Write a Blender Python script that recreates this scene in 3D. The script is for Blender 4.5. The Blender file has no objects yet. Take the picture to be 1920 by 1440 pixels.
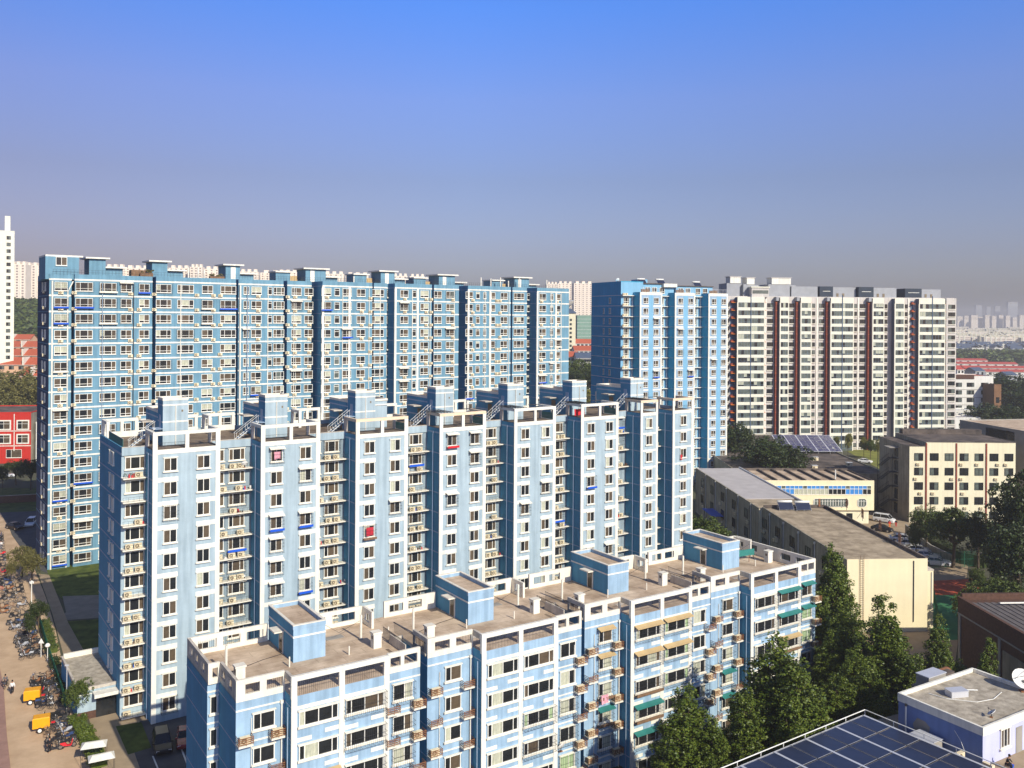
import bpy, math, random
from mathutils import Vector, Matrix
from mathutils.bvhtree import BVHTree
random.seed(11)
S = bpy.context.scene
COL = S.collection
R = math.radians
# ---------------------------------------------------------------- camera, sky, sun, exposure
HC = 47.7; FP = 1665.0; CX = 960.0; HY = 592.0; ROLL = .007
cam = bpy.data.objects.new("camera", bpy.data.cameras.new("camera")); COL.objects.link(cam)
cam.location = (0, 0, HC); cam.rotation_euler = (R(90), -ROLL, 0)
cam.data.sensor_width = 36; cam.data.lens = 36 * FP / 1920; cam.data.shift_y = -(720 - HY) / 1920
cam.data.clip_start = 1; cam.data.clip_end = 30000
S.camera = cam
SUN_AZ = math.atan2(.61, -.79); SUN_EL = R(32.5)          # bearing from +Y towards +X
w = bpy.data.worlds.new("World"); S.world = w; w.use_nodes = True
nt = w.node_tree; bg = nt.nodes['Background']
sky = nt.nodes.new('ShaderNodeTexSky'); sky.sky_type = 'NISHITA'; sky.sun_disc = False
sky.sun_elevation = SUN_EL; sky.sun_rotation = SUN_AZ; sky.altitude = 50
sky.air_density = 1.2; sky.dust_density = 2.0; sky.ozone_density = 2.2
tc = nt.nodes.new('ShaderNodeTexCoord'); sp = nt.nodes.new('ShaderNodeSeparateXYZ')
rp = nt.nodes.new('ShaderNodeValToRGB'); mx = nt.nodes.new('ShaderNodeMix'); mx.data_type = 'RGBA'; mx.blend_type = 'MULTIPLY'
mx.inputs[0].default_value = 1
db = nt.nodes.new('ShaderNodeVectorMath'); db.operation = 'SCALE'; db.inputs[3].default_value = 1.6
nt.links.new(tc.outputs['Generated'], sp.inputs[0]); nt.links.new(sp.outputs[2], rp.inputs[0])
SKYRAMP = [(0, (.72, .71, .96)), (.03, (.68, .68, .98)), (.07, (.62, .605, .91)), (.15, (.59, .58, .85)), (.235, (.617, .683, 1.14)), (.33, (.41, .74, 1.49)), (.5, (.24, .34, .60)), (1, (.20, .28, .48))]
while len(rp.color_ramp.elements) < len(SKYRAMP): rp.color_ramp.elements.new(.5)
for e, (p, c) in zip(rp.color_ramp.elements, SKYRAMP): e.position = p; e.color = (*[q / 2 for q in c], 1)
nt.links.new(sky.outputs[0], mx.inputs[6]); nt.links.new(rp.outputs[0], mx.inputs[7]); r3 = nt.nodes.new('ShaderNodeValToRGB'); ad = nt.nodes.new('ShaderNodeMath'); ad.inputs[1].default_value = .5     # the sun-side fall-off across the view
nt.links.new(sp.outputs[0], ad.inputs[0]); nt.links.new(ad.outputs[0], r3.inputs[0]); r3.color_ramp.elements[0].position = .02; r3.color_ramp.elements[0].color = (.92, .80, .78, 1); r3.color_ramp.elements[1].position = .45; r3.color_ramp.elements[1].color = (1, 1, 1, 1)
m3 = nt.nodes.new('ShaderNodeMix'); m3.data_type = 'RGBA'; m3.blend_type = 'MULTIPLY'; m3.inputs[0].default_value = 1
nt.links.new(mx.outputs[2], m3.inputs[6]); nt.links.new(r3.outputs[0], m3.inputs[7]); nt.links.new(m3.outputs[2], db.inputs[0]); nt.links.new(db.outputs[0], bg.inputs[0])
bg.inputs[1].default_value = .15   # ramp stores half values
sl = bpy.data.lights.new("sun", 'SUN'); sl.energy = 4.6; sl.angle = R(.5); sl.color = (1, .92, .76)
so = bpy.data.objects.new("sun", sl); COL.objects.link(so)
sd = Vector((math.sin(SUN_AZ) * math.cos(SUN_EL), math.cos(SUN_AZ) * math.cos(SUN_EL), math.sin(SUN_EL)))
so.rotation_euler = sd.to_track_quat('Z', 'Y').to_euler(); so.location = sd * 300
S.view_settings.view_transform = 'Standard'; S.view_settings.look = 'None'; S.view_settings.gamma = 1
S.view_settings.exposure = .30; S.view_settings.use_curve_mapping = False
S.cycles.max_bounces = 6; S.cycles.volume_bounces = 0; S.cycles.diffuse_bounces = 3

# ---------------------------------------------------------------- survey helpers (levelled view of the site -> metres)
def ray(x, y=700):
    a = x - CX; b = y - HY
    return (a * math.cos(ROLL) + b * math.sin(ROLL), FP, -(-a * math.sin(ROLL) + b * math.cos(ROLL)))
def gp(x, y, z=0):
    r = ray(x, y); t = (z - HC) / r[2]; return (r[0] * t, r[1] * t)
def at(x, y, Y):
    r = ray(x, y); t = Y / FP; return (r[0] * t, Y, HC + r[2] * t)
def terrain(X, Y):
    if Y < 300: return 0.
    a = X / Y; k = max(0., min(1., (.28 - a) / .75))
    t = max(0., min(1., (Y - 540) / 380)); t = t * t * (3 - 2 * t)
    return 40 * k * k * t + 14 * k * min(1, (Y - 300) / 200)

# ---------------------------------------------------------------- materials
def mat(name, col, rough=.85, n=.12, sc=1.0, streak=0, spec=.3, metal=0, seams=0, bump=0, col2=None, n2sc=None, emit=0, trans=0):
    m = bpy.data.materials.new(name); m.use_nodes = True; t = m.node_tree; b = t.nodes['Principled BSDF']
    b.inputs['Roughness'].default_value = rough; b.inputs['Metallic'].default_value = metal
    b.inputs['Specular IOR Level'].default_value = spec
    tcn = t.nodes.new('ShaderNodeTexCoord'); src = tcn.outputs['Object']
    no = t.nodes.new('ShaderNodeTexNoise'); no.inputs['Scale'].default_value = sc; no.inputs['Detail'].default_value = 5
    no.inputs['Roughness'].default_value = .65; t.links.new(src, no.inputs[0])
    r = t.nodes.new('ShaderNodeValToRGB'); r.color_ramp.elements[0].position = .3; r.color_ramp.elements[1].position = .7
    lo = tuple(c * (1 - n) for c in col); hi = tuple(min(1, c * (1 + n)) for c in (col2 or col))
    r.color_ramp.elements[0].color = (*lo, 1); r.color_ramp.elements[1].color = (*hi, 1)
    t.links.new(no.outputs[0], r.inputs[0]); out = r.outputs[0]
    if streak:
        mp = t.nodes.new('ShaderNodeMapping'); mp.inputs['Scale'].default_value = (1.6, 1.6, .10); t.links.new(src, mp.inputs[0])
        n2 = t.nodes.new('ShaderNodeTexNoise'); n2.inputs['Scale'].default_value = n2sc or 1.1; n2.inputs['Detail'].default_value = 4
        t.links.new(mp.outputs[0], n2.inputs[0])
        r2 = t.nodes.new('ShaderNodeValToRGB'); r2.color_ramp.elements[0].position = .35; r2.color_ramp.elements[1].position = .62
        r2.color_ramp.elements[0].color = (1 - streak, 1 - streak * .92, 1 - streak * .85, 1); r2.color_ramp.elements[1].color = (1, 1, 1, 1)
        t.links.new(n2.outputs[0], r2.inputs[0])
        mm = t.nodes.new('ShaderNodeMix'); mm.data_type = 'RGBA'; mm.blend_type = 'MULTIPLY'; mm.inputs[0].default_value = 1
        t.links.new(out, mm.inputs[6]); t.links.new(r2.outputs[0], mm.inputs[7]); out = mm.outputs[2]
    if seams:
        bk = t.nodes.new('ShaderNodeTexBrick'); bk.inputs['Scale'].default_value = 1; bk.inputs['Mortar Size'].default_value = .03; bk.inputs['Brick Width'].default_value = 4.6; bk.inputs['Row Height'].default_value = seams
        bk.inputs['Color1'].default_value = (1, 1, 1, 1); bk.inputs['Color2'].default_value = (.86, .86, .85, 1); bk.inputs['Mortar'].default_value = (.6, .58, .55, 1); t.links.new(src, bk.inputs[0])
        ms = t.nodes.new('ShaderNodeMix'); ms.data_type = 'RGBA'; ms.blend_type = 'MULTIPLY'; ms.inputs[0].default_value = .8
        t.links.new(out, ms.inputs[6]); t.links.new(bk.outputs[0], ms.inputs[7]); out = ms.outputs[2]
    t.links.new(out, b.inputs['Base Color'])
    if bump:
        bp = t.nodes.new('ShaderNodeBump'); bp.inputs['Strength'].default_value = bump; bp.inputs['Distance'].default_value = .05
        nb = t.nodes.new('ShaderNodeTexNoise'); nb.inputs['Scale'].default_value = sc * 6; t.links.new(src, nb.inputs[0])
        t.links.new(nb.outputs[0], bp.inputs['Height']); t.links.new(bp.outputs[0], b.inputs['Normal'])
    if trans: b.inputs['Transmission Weight'].default_value = trans
    return m
MT = {
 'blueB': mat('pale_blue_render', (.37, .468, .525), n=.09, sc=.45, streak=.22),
 'blueshade': mat('shaded_side_blue_render', (.085, .29, .45), n=.10, sc=.4, streak=.12),  # side walls of the blue slabs, their shade put into the colour
 'blueA': mat('sky_blue_render', (.15, .30, .40), n=.11, sc=.4, streak=.22),
 'recess': mat('shaded_recess_render', (.27, .34, .385), n=.14, sc=.6, streak=.32),  # back wall greyer than the bays: the weaker light there is painted in
 'blueEshade': mat('shaded_tower_blue_render', (.04, .38, .60), n=.08, sc=.4, streak=.12),  # the tower's blue with the shade of its gable in the colour
 'boxdark': mat('dark_penthouse_cladding', (.030, .042, .062), rough=.7, n=.15, sc=.5),
 'blueAshade': mat('shaded_rear_gable_render', (.030, .062, .13), n=.12, sc=.4, streak=.12),  # rear slab gable: shade painted as a near-black blue
 'blueE': mat('tower_blue_render', (.20, .42, .60), n=.07, sc=.3, streak=.10),
 'blueE2': mat('grey_blue_panel', (.30, .42, .55), n=.06, sc=.4, streak=.12),
 'blueC': mat('front_blue_render', (.31, .455, .60), n=.11, sc=.6, streak=.28),
 'white': mat('white_trim_paint', (.80, .77, .68), n=.07, sc=.9, streak=.18),
 'whitec': mat('cream_trim_paint', (.78, .73, .62), n=.07, sc=1.1, streak=.12),
 'dirtyw': mat('weathered_parapet', (.56, .50, .42), n=.22, sc=.9, streak=.2),
 'peel': mat('peeling_beam_paint', (.74, .68, .58), n=.16, sc=1.6, col2=(.72, .50, .30)),
 'frame': mat('white_window_frame', (.82, .80, .72), rough=.5, n=.03),
 'glass': mat('dark_glass', (.018, .02, .022), rough=.12, n=.5, sc=.7, spec=.6),
 'glassb': mat('brown_reflecting_glass', (.10, .075, .05), rough=.25, n=.35, sc=1.2, spec=.5),
 'glassg': mat('green_grey_glass', (.11, .13, .115), rough=.2, n=.4, sc=.8, spec=.6),
 'curt': mat('pale_curtain', (.50, .50, .38), rough=.8, n=.2, sc=3, streak=.3, n2sc=5),
 'curtg': mat('green_curtain', (.38, .50, .28), rough=.8, n=.15, sc=3, streak=.2, n2sc=6),
 'red': mat('red_cloth', (.55, .03, .05), n=.2, sc=3),
 'pink': mat('pink_cloth', (.75, .35, .42), n=.2, sc=3),
 'bluetray': mat('blue_sheet_metal', (.01, .09, .55), rough=.5, n=.1),
 'bluepane': mat('bright_blue_blind', (.05, .24, .60), rough=.4, n=.12),
 'teal': mat('teal_awning', (.03, .19, .17), rough=.6, n=.15),
 'tan': mat('tan_awning', (.50, .36, .18), rough=.7, n=.1),
 'iron': mat('dark_ironwork', (.035, .035, .04), rough=.6, n=.2),
 'rust': mat('rusty_railing', (.25, .11, .05), rough=.8, n=.3, sc=4),
 'ac': mat('beige_ac_casing', (.74, .64, .44), rough=.6, n=.12, sc=2),
 'acd': mat('ac_fan_grille', (.20, .155, .10), rough=.7, n=.2),
 'pipe': mat('white_pipe', (.72, .72, .68), rough=.5, n=.06),
 'pipeb': mat('grey_blue_pipe', (.30, .40, .52), rough=.5, n=.06),
 'roof': mat('brown_roof_screed', (.46, .325, .22), rough=.95, n=.26, sc=.35, bump=.3, seams=1.15, col2=(.58, .46, .34)),
 'roofF': mat('olive_brown_roof_felt', (.34, .265, .175), rough=.95, n=.34, sc=.5, bump=.3, seams=1.0, col2=(.42, .34, .24)),
 'roofB': mat('dark_roof_screed', (.16, .11, .08), rough=.95, n=.3, sc=.4, bump=.3, col2=(.22, .17, .12)),
 'concrete': mat('grey_concrete', (.30, .28, .25), rough=.95, n=.15, sc=.5),
 'greenmesh': mat('green_mesh_screen', (.08, .20, .17), rough=.9, n=.2, sc=2),
 'cream': mat('cream_render', (.76, .70, .50), n=.06, sc=.3, streak=.10),
 'cream2': mat('pale_cream_band', (.78, .75, .62), n=.04, sc=.4, streak=.08),
 'greyD': mat('pale_grey_render', (.58, .54, .50), n=.06, sc=.4, streak=.12),
 'darkD': mat('dark_divider_and_shaded_side', (.07, .11, .18), rough=.7, n=.1, sc=.4),  # divider strips; on side walls and recess backs the dark stands for shade
 'greybox': mat('grey_penthouse_cladding', (.33, .34, .36), rough=.8, n=.1, sc=.4),
 'redD': mat('brick_red_column', (.22, .05, .03), rough=.8, n=.2, sc=2),
 'orange': mat('orange_trim', (.65, .18, .05), rough=.7, n=.1),
 'redtile': mat('red_roof_tile', (.42, .10, .05), rough=.9, n=.2, sc=2),
 'redlong': mat('pinkish_red_roof', (.42, .07, .055), rough=.8, n=.15, sc=.8),
 'redwall': mat('red_render', (.52, .03, .02), n=.08, sc=.4, streak=.1),
 'peach': mat('peach_render', (.68, .42, .26), n=.08, sc=.4, streak=.1),
 'whitewall': mat('white_render', (.74, .72, .66), n=.06, sc=.4, streak=.12),
 'brownwall': mat('orange_brown_render', (.19, .10, .05), n=.2, sc=.5),
 'fartower': mat('far_tower_render', (.84, .74, .62), n=.05, sc=.1),
 'farwin': mat('far_tower_openings', (.30, .24, .22), n=.1, sc=.5),
 'brick': mat('dark_red_brick', (.10, .052, .036), rough=.95, n=.3, sc=3),
 'darkroof': mat('black_bitumen_roof', (.045, .04, .042), rough=.95, n=.4, sc=.3, seams=1.4, col2=(.15, .12, .10)),
 'ribroof': mat('grey_sheet_roof', (.13, .115, .11), rough=.8, n=.2, sc=1),
 'paleroof': mat('new_pale_roof_sheet', (.46, .43, .42), rough=.8, n=.12, sc=.4),
 'shedwall': mat('grimy_grey_wall', (.33, .29, .22), n=.3, sc=.3, streak=.35),
 'yellowwall': mat('yellow_cream_render', (.80, .70, .46), n=.05, sc=.3, streak=.04),
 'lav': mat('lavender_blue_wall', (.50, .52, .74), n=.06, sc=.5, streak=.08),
 'lavshade': mat('shaded_lavender_wall', (.15, .225, .45), n=.10, sc=.6, streak=.12),  # side of the lavender house, darkened in the base colour for its shade
 'kroof': mat('mottled_grey_roof', (.32, .275, .215), rough=.95, n=.25, sc=1.2, bump=.4, col2=(.44, .39, .31)),
 'pv': mat('navy_solar_glass', (.022, .030, .062), rough=.3, n=.2, sc=1.5, spec=.4),
 'pv2': mat('violet_solar_glass', (.05, .05, .13), rough=.25, n=.2, sc=1.5, spec=.6),
 'alu': mat('aluminium_rail', (.62, .63, .66), rough=.4, n=.05, metal=.3),
 'dish': mat('white_dish_paint', (.75, .74, .70), rough=.5, n=.08),
 'street': mat('sandy_concrete_street', (.50, .34, .205), rough=.95, n=.16, sc=.25, bump=.2, col2=(.54, .39, .25)),
 'kerb': mat('pinkish_kerb_paving', (.32, .19, .15), rough=.95, n=.2, sc=.6),
 'asphalt': mat('grey_asphalt', (.085, .085, .085), rough=.95, n=.2, sc=.5),
 'paving': mat('grey_paving', (.22, .20, .17), rough=.95, n=.2, sc=.5),
 'paving2': mat('tan_paving', (.34, .26, .17), rough=.95, n=.15, sc=.5),
 'earth': mat('dry_earth_ground', (.10, .085, .06), rough=1, n=.3, sc=.05, col2=(.07, .08, .045)),
 'lawn': mat('lawn_grass', (.045, .085, .012), rough=1, n=.4, sc=.5, col2=(.09, .11, .02)),
 'field': mat('yellowish_rough_grass', (.17, .18, .035), rough=1, n=.35, sc=.25),
 'court_red': mat('red_court_surface', (.42, .08, .035), n=.08, sc=.5),
 'court_green': mat('green_court_surface', (.04, .17, .07), n=.1, sc=.5),
 'farland': mat('far_hazy_scrub', (.06, .075, .05), rough=1, n=.4, sc=.01),
 'trunk': mat('grey_brown_bark', (.10, .075, .05), rough=1, n=.3, sc=3),
 'skin': mat('skin_tone', (.45, .25, .16), n=.05), 'black': mat('black_cloth', (.015, .015, .018), n=.3),
 'hair': mat('black_hair', (.01, .008, .007), n=.2), 'bluecloth': mat('blue_cloth', (.03, .08, .30), n=.2),
 'greycloth': mat('grey_trouser_cloth', (.12, .12, .13), n=.2), 'whitecloth': mat('white_shirt_cloth', (.7, .7, .68), n=.1),
 'yellow': mat('yellow_cart_panel', (.80, .36, .008), rough=.5, n=.06), 'tyre': mat('black_rubber', (.02, .02, .02), rough=.8, n=.1),
 'chrome': mat('bright_metal', (.6, .6, .6), rough=.25, metal=.9, n=.05),
 'carwhite': mat('white_car_paint', (.78, .78, .76), rough=.25, n=.02, spec=.6), 'carblack': mat('black_car_paint', (.012, .012, .015), rough=.35, n=.02, spec=.4),
 'carred': mat('dark_red_car_paint', (.22, .015, .02), rough=.25, n=.02, spec=.6), 'carsilver': mat('silver_car_paint', (.40, .42, .46), rough=.25, n=.02, spec=.6),
 'plasticred': mat('red_plastic', (.6, .02, .03), rough=.5, n=.1), 'plasticblue': mat('dark_blue_plastic', (.03, .06, .16), rough=.4, n=.1),
 'plasticorange': mat('orange_plastic', (.8, .22, .02), rough=.5, n=.1), 'brown': mat('brown_sign_metal', (.13, .06, .035), rough=.7, n=.3, sc=4),
 'net': mat('green_safety_netting', (.20, .33, .26), n=.15, sc=.3), 'slate': mat('slate_blue_roof', (.07, .10, .16), n=.15, sc=.5),
 'greenfence': mat('green_mesh_fence', (.02, .13, .07), rough=.7, n=.2, sc=2),
 'wood': mat('weathered_timber', (.20, .12, .07), n=.3, sc=2),
}
def leafmat(name, a, b, rough=.5):
    m = bpy.data.materials.new(name); m.use_nodes = True; t = m.node_tree; p = t.nodes['Principled BSDF']
    g = t.nodes.new('ShaderNodeNewGeometry'); r = t.nodes.new('ShaderNodeValToRGB')
    r.color_ramp.elements[0].color = (*a, 1); r.color_ramp.elements[1].color = (*b, 1)
    t.links.new(g.outputs['Random Per Island'], r.inputs[0]); t.links.new(r.outputs[0], p.inputs['Base Color'])
    p.inputs['Roughness'].default_value = rough; p.inputs['Specular IOR Level'].default_value = .28
    return m
LEAF = {'poplar': leafmat('poplar_leaves', (.034, .066, .007), (.125, .155, .020), .45),
        'broad': leafmat('broad_leaves', (.032, .060, .009), (.095, .120, .020), .55),
        'olive': leafmat('olive_dry_leaves', (.075, .075, .02), (.17, .15, .045), .6),
        'yell': leafmat('yellow_green_leaves', (.11, .12, .02), (.24, .22, .04), .6),
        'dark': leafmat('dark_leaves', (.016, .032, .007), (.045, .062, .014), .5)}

# ---------------------------------------------------------------- mesh builder
class MB:
    def __init__(s): s.v = []; s.f = []; s.m = []; s.mats = []
    def mi(s, k):
        if k not in s.mats: s.mats.append(k)
        return s.mats.index(k)
    def box(s, x0, x1, y0, y1, z0, z1, k):
        i = len(s.v); m = s.mi(k)
        s.v += [(x0, y0, z0), (x1, y0, z0), (x1, y1, z0), (x0, y1, z0), (x0, y0, z1), (x1, y0, z1), (x1, y1, z1), (x0, y1, z1)]
        s.f += [(i, i+3, i+2, i+1), (i+4, i+5, i+6, i+7), (i, i+1, i+5, i+4), (i+1, i+2, i+6, i+5), (i+2, i+3, i+7, i+6), (i+3, i, i+4, i+7)]
        s.m += [m] * 6; return s
    def box6(s, x0, x1, y0, y1, z0, z1, kf, kt, ks=None):
        """walls in kf, top in kt, left/right sides in ks"""
        i = len(s.f); s.box(x0, x1, y0, y1, z0, z1, kf); s.m[i+1] = s.mi(kt)
        if ks: s.m[i+3] = s.m[i+5] = s.mi(ks)
        return s
    def quad(s, a, b, c, d, k):
        i = len(s.v); s.v += [tuple(a), tuple(b), tuple(c), tuple(d)]; s.f.append((i, i+1, i+2, i+3)); s.m.append(s.mi(k)); return s
    def poly(s, pts, z0, z1, k, kt=None):
        n = len(pts); i = len(s.v); m = s.mi(k); mt = s.mi(kt or k)
        a = sum(pts[j][0]*pts[(j+1) % n][1] - pts[(j+1) % n][0]*pts[j][1] for j in range(n))
        if a < 0: pts = pts[::-1]
        s.v += [(x, y, z0) for x, y in pts] + [(x, y, z1) for x, y in pts]
        s.f.append(tuple(i+n+j for j in range(n))); s.m.append(mt)
        s.f.append(tuple(i+n-1-j for j in range(n))); s.m.append(m)
        for j in range(n): q = (j+1) % n; s.f.append((i+j, i+q, i+n+q, i+n+j)); s.m.append(m)
        return s
    def cyl(s, p0, p1, r0, r1, k, n=8, cap=True):
        p0 = Vector(p0); p1 = Vector(p1); d = (p1-p0).normalized(); a = d.orthogonal().normalized(); b = d.cross(a)
        i = len(s.v); m = s.mi(k)
        for p, r in ((p0, r0), (p1, r1)):
            for j in range(n):
                t = 2*math.pi*j/n; s.v.append(tuple(p + a*math.cos(t)*r + b*math.sin(t)*r))
        for j in range(n): q = (j+1) % n; s.f.append((i+j, i+q, i+n+q, i+n+j)); s.m.append(m)
        if cap: s.f += [tuple(i+n-1-j for j in range(n)), tuple(i+n+j for j in range(n))]; s.m += [m, m]
        return s
    def bar(s, a, b, t, k): return s.cyl(a, b, t, t, k, 4)
    def loft(s, rings, k, cap=True):
        i = len(s.v); n = len(rings[0]); m = s.mi(k)
        for r in rings: s.v += [tuple(p) for p in r]
        for a in range(len(rings)-1):
            for j in range(n): q = (j+1) % n; s.f.append((i+a*n+j, i+a*n+q, i+(a+1)*n+q, i+(a+1)*n+j)); s.m.append(m)
        if cap:
            s.f += [tuple(i+n-1-j for j in range(n)), tuple(i+(len(rings)-1)*n+j for j in range(n))]; s.m += [m, m]
        return s
    def add(s, o, M=None):
        i = len(s.v)
        s.v += [tuple(M @ Vector(p)) for p in o.v] if M else o.v
        s.f += [tuple(i+j for j in f) for f in o.f]; mp = [s.mi(k) for k in o.mats]; s.m += [mp[j] for j in o.m]; return s
    def mesh(s, name, smooth=False):
        me = bpy.data.meshes.new(name); me.from_pydata(s.v, [], s.f)
        for k in s.mats: me.materials.append(MT[k] if k in MT else LEAF[k])
        me.polygons.foreach_set('material_index', s.m)
        if smooth: me.polygons.foreach_set('use_smooth', [True]*len(s.f))
        me.update(); return me
    def build(s, name, parent=None, smooth=False, loc=(0, 0, 0), rz=0, kind=None):
        if not s.f: return None
        return link(name, s.mesh(name, smooth), parent, loc, rz, kind)
def link(name, data, parent=None, loc=(0, 0, 0), rz=0, kind=None, sc=None):
    o = bpy.data.objects.new(name, data); COL.objects.link(o); o.parent = parent; o.location = loc; o.rotation_euler = (0, 0, rz)
    if sc: o.scale = sc
    if kind: o['kind'] = kind
    return o
def tag(o, label=None, cat=None, group=None):
    if label: o['label'] = label
    if cat: o['category'] = cat
    if group: o['group'] = group
    return o
def thing(name, label, cat, loc=(0, 0, 0), rz=0, group=None):
    o = link(name, None, None, loc, rz); o.empty_display_size = .5
    return tag(o, label, cat, group)

# ---------------------------------------------------------------- facade parts
PROTO = {}
class Proto:
    def __init__(s, name, main, sub=None, subname=None):
        s.name = name; s.main = main; s.sub = sub; s.subname = subname; s.me = None; s.sme = None
    def objs(s, parent, loc, rz):
        if not s.me:
            s.me = s.main.mesh(s.name)
            if s.sub: s.sme = s.sub.mesh(s.subname)
        o = link(s.name, s.me, parent, loc, rz)
        if s.sub: link(s.subname, s.sme, o)
        return o
def window(w, h, div, tr, style, var):
    key = ('win', round(w, 1), round(h, 1), div, tr, style, var)
    if key in PROTO: return PROTO[key]
    rnd = random.Random(hash((round(w, 1), h, len(div), style == 'D', var)) & 0xffff)
    w = round(w, 1); F = MB(); P = MB(); fk = 'frame' if style != 'dark' else 'glass'
    t = {'A': .085, 'B': .075, 'C': .07, 'D': .03, 'dark': .04}[style]
    if style == 'D': fk = 'pipeb'
    x0 = -w/2; F.box(x0, x0+t, -.13, 0, 0, h, fk).box(-x0-t, -x0, -.13, 0, 0, h, fk).box(x0+t, -x0-t, -.13, 0, h-t, h, fk).box(x0+t, -x0-t, -.13, 0, 0, t, fk)
    xs = [x0+t]; acc = 0
    for d in div[:-1]: acc += d; xs.append(x0 + w*acc/sum(div))
    xs.append(-x0-t)
    for x in xs[1:-1]: F.box(x-t/2, x+t/2, -.10, 0, t, h-t, fk)
    zt = [t, h-t]
    if tr: zt = [t, h*tr, h-t]; F.box(x0+t, -x0-t, -.095, -.002, h*tr-t/2, h*tr+t/2, fk)
    if style in 'BC': F.box(x0-.12, -x0+.12, -.22, 0, -.14, -.002, 'whitec').box(x0-.10, -x0+.10, -.18, 0, h+.002, h+.10, 'whitec')
    if style == 'A': F.box(x0-.05, -x0+.05, -.18, 0, -.09, -.002, 'frame')
    pal = {'A': ['glass', 'glassb', 'glass', 'glassb', 'glassg', 'glass', 'glassb', 'glass', 'curt'], 'B': ['glass', 'glassb', 'glass', 'glassb', 'glassb', 'curt'],
           'C': ['glass', 'glass', 'glass', 'glassb', 'curt'], 'D': ['glassg', 'glassg', 'glass', 'glassg', 'curt'], 'dark': ['glass', 'glass', 'glassg']}[style]
    mode = rnd.random()
    for i in range(len(xs)-1):
        k = rnd.choice(pal)
        if style in ('A', 'B') and len(div) == 2: k = ('glassb', 'glass')[(i + var) % 2] if mode < .6 else (k if mode < .88 else rnd.choice(['curt', 'glassb']))
        if style in ('A', 'B') and len(div) == 3 and mode < .75: k = ('glassb', 'glass', 'glassb')[i]
        if style == 'C' and len(div) == 1: k = 'glass'
        elif style == 'C' and mode > .86: k = rnd.choice(['curtg', 'glass'])
        if var == 5 and i == 1 and mode > .6 and style in 'AB': k = 'red'
        for j in range(len(zt)-1):
            P.quad((xs[i], -.03, zt[j]), (xs[i+1], -.03, zt[j]), (xs[i+1], -.03, zt[j+1]), (xs[i], -.03, zt[j+1]), k if j == len(zt)-2 or k != 'curt' else 'glass')
    PROTO[key] = Proto('window', F, P, 'pane'); return PROTO[key]
def ac(kind=0):
    if ('ac', kind) in PROTO: return PROTO[('ac', kind)]
    m = MB(); w, h, d = (.85, .6, .34) if kind == 0 else (.9, 1.0, .38)
    m.box(-w/2, w/2, -d, 0, .06, h, 'ac')
    for z in ((h*.53,) if kind == 0 else (h*.3, h*.74)):
        m.cyl((-w*.14, -d-.012, z), (-w*.14, -d+.01, z), .23, .23, 'acd', 12); m.cyl((-w*.14, -d-.02, z), (-w*.14, -d, z), .10, .10, 'ac', 8)
        m.cyl((-w*.14, -d-.025, z), (-w*.14, -d-.013, z), .05, .05, 'acd', 6)
    m.box(-w/2+.05, -w/2+.1, -d, 0, 0, .06, 'acd').box(w/2-.1, w/2-.05, -d, 0, 0, .06, 'acd')
    PROTO[('ac', kind)] = Proto('air_conditioner', m); return PROTO[('ac', kind)]
def cage(w, h, aw=None, tray=None, d=.5):
    key = ('cage', round(w, 1), round(h, 1), aw, tray)
    if key in PROTO: return PROTO[key]
    m = MB(); W = w/2 + .15; n = max(3, int(w/.35)); z0 = -.25; z1 = h+.12; t = .014
    for z in (z0, (z0+z1)*.35, (z0+z1)*.65, z1):
        m.bar((-W, -d, z), (W, -d, z), t, 'iron').bar((-W, -d, z), (-W, 0, z), t, 'iron').bar((W, -d, z), (W, 0, z), t, 'iron')
    for i in range(n*2+1):
        x = -W + W*i/n; m.bar((x, -d, z0), (x, -d, z1), t*.7, 'iron')
    for i in range(1, 3):
        for q in (-W, W): m.bar((q, -d*i/3, z0), (q, -d*i/3, z1), t*.7, 'iron')
    for i in range(n+1):
        x = -W + 2*W*i/n; m.bar((x, -d, z0), (x, 0, z0), t*.7, 'iron')
    if aw: m.quad((-W-.08, -d-.12, z1-.03), (W+.08, -d-.12, z1-.03), (W+.08, 0, z1+.18), (-W-.08, 0, z1+.18), aw); m.box(-W-.08, W+.08, -d-.13, -d-.11, z1-.10, z1-.02, aw)
    if tray: m.box(-W-.03, W+.03, -d-.03, -.01, z0-.02, z0+.03, tray).box(-W-.03, W+.03, -d-.05, -d-.03, z0-.02, z0+.28, tray)
    PROTO[key] = Proto('window_cage', m); return PROTO[key]
def simple(key, name, fn):
    if key not in PROTO: m = MB(); fn(m); PROTO[key] = Proto(name, m)
    return PROTO[key]
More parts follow.
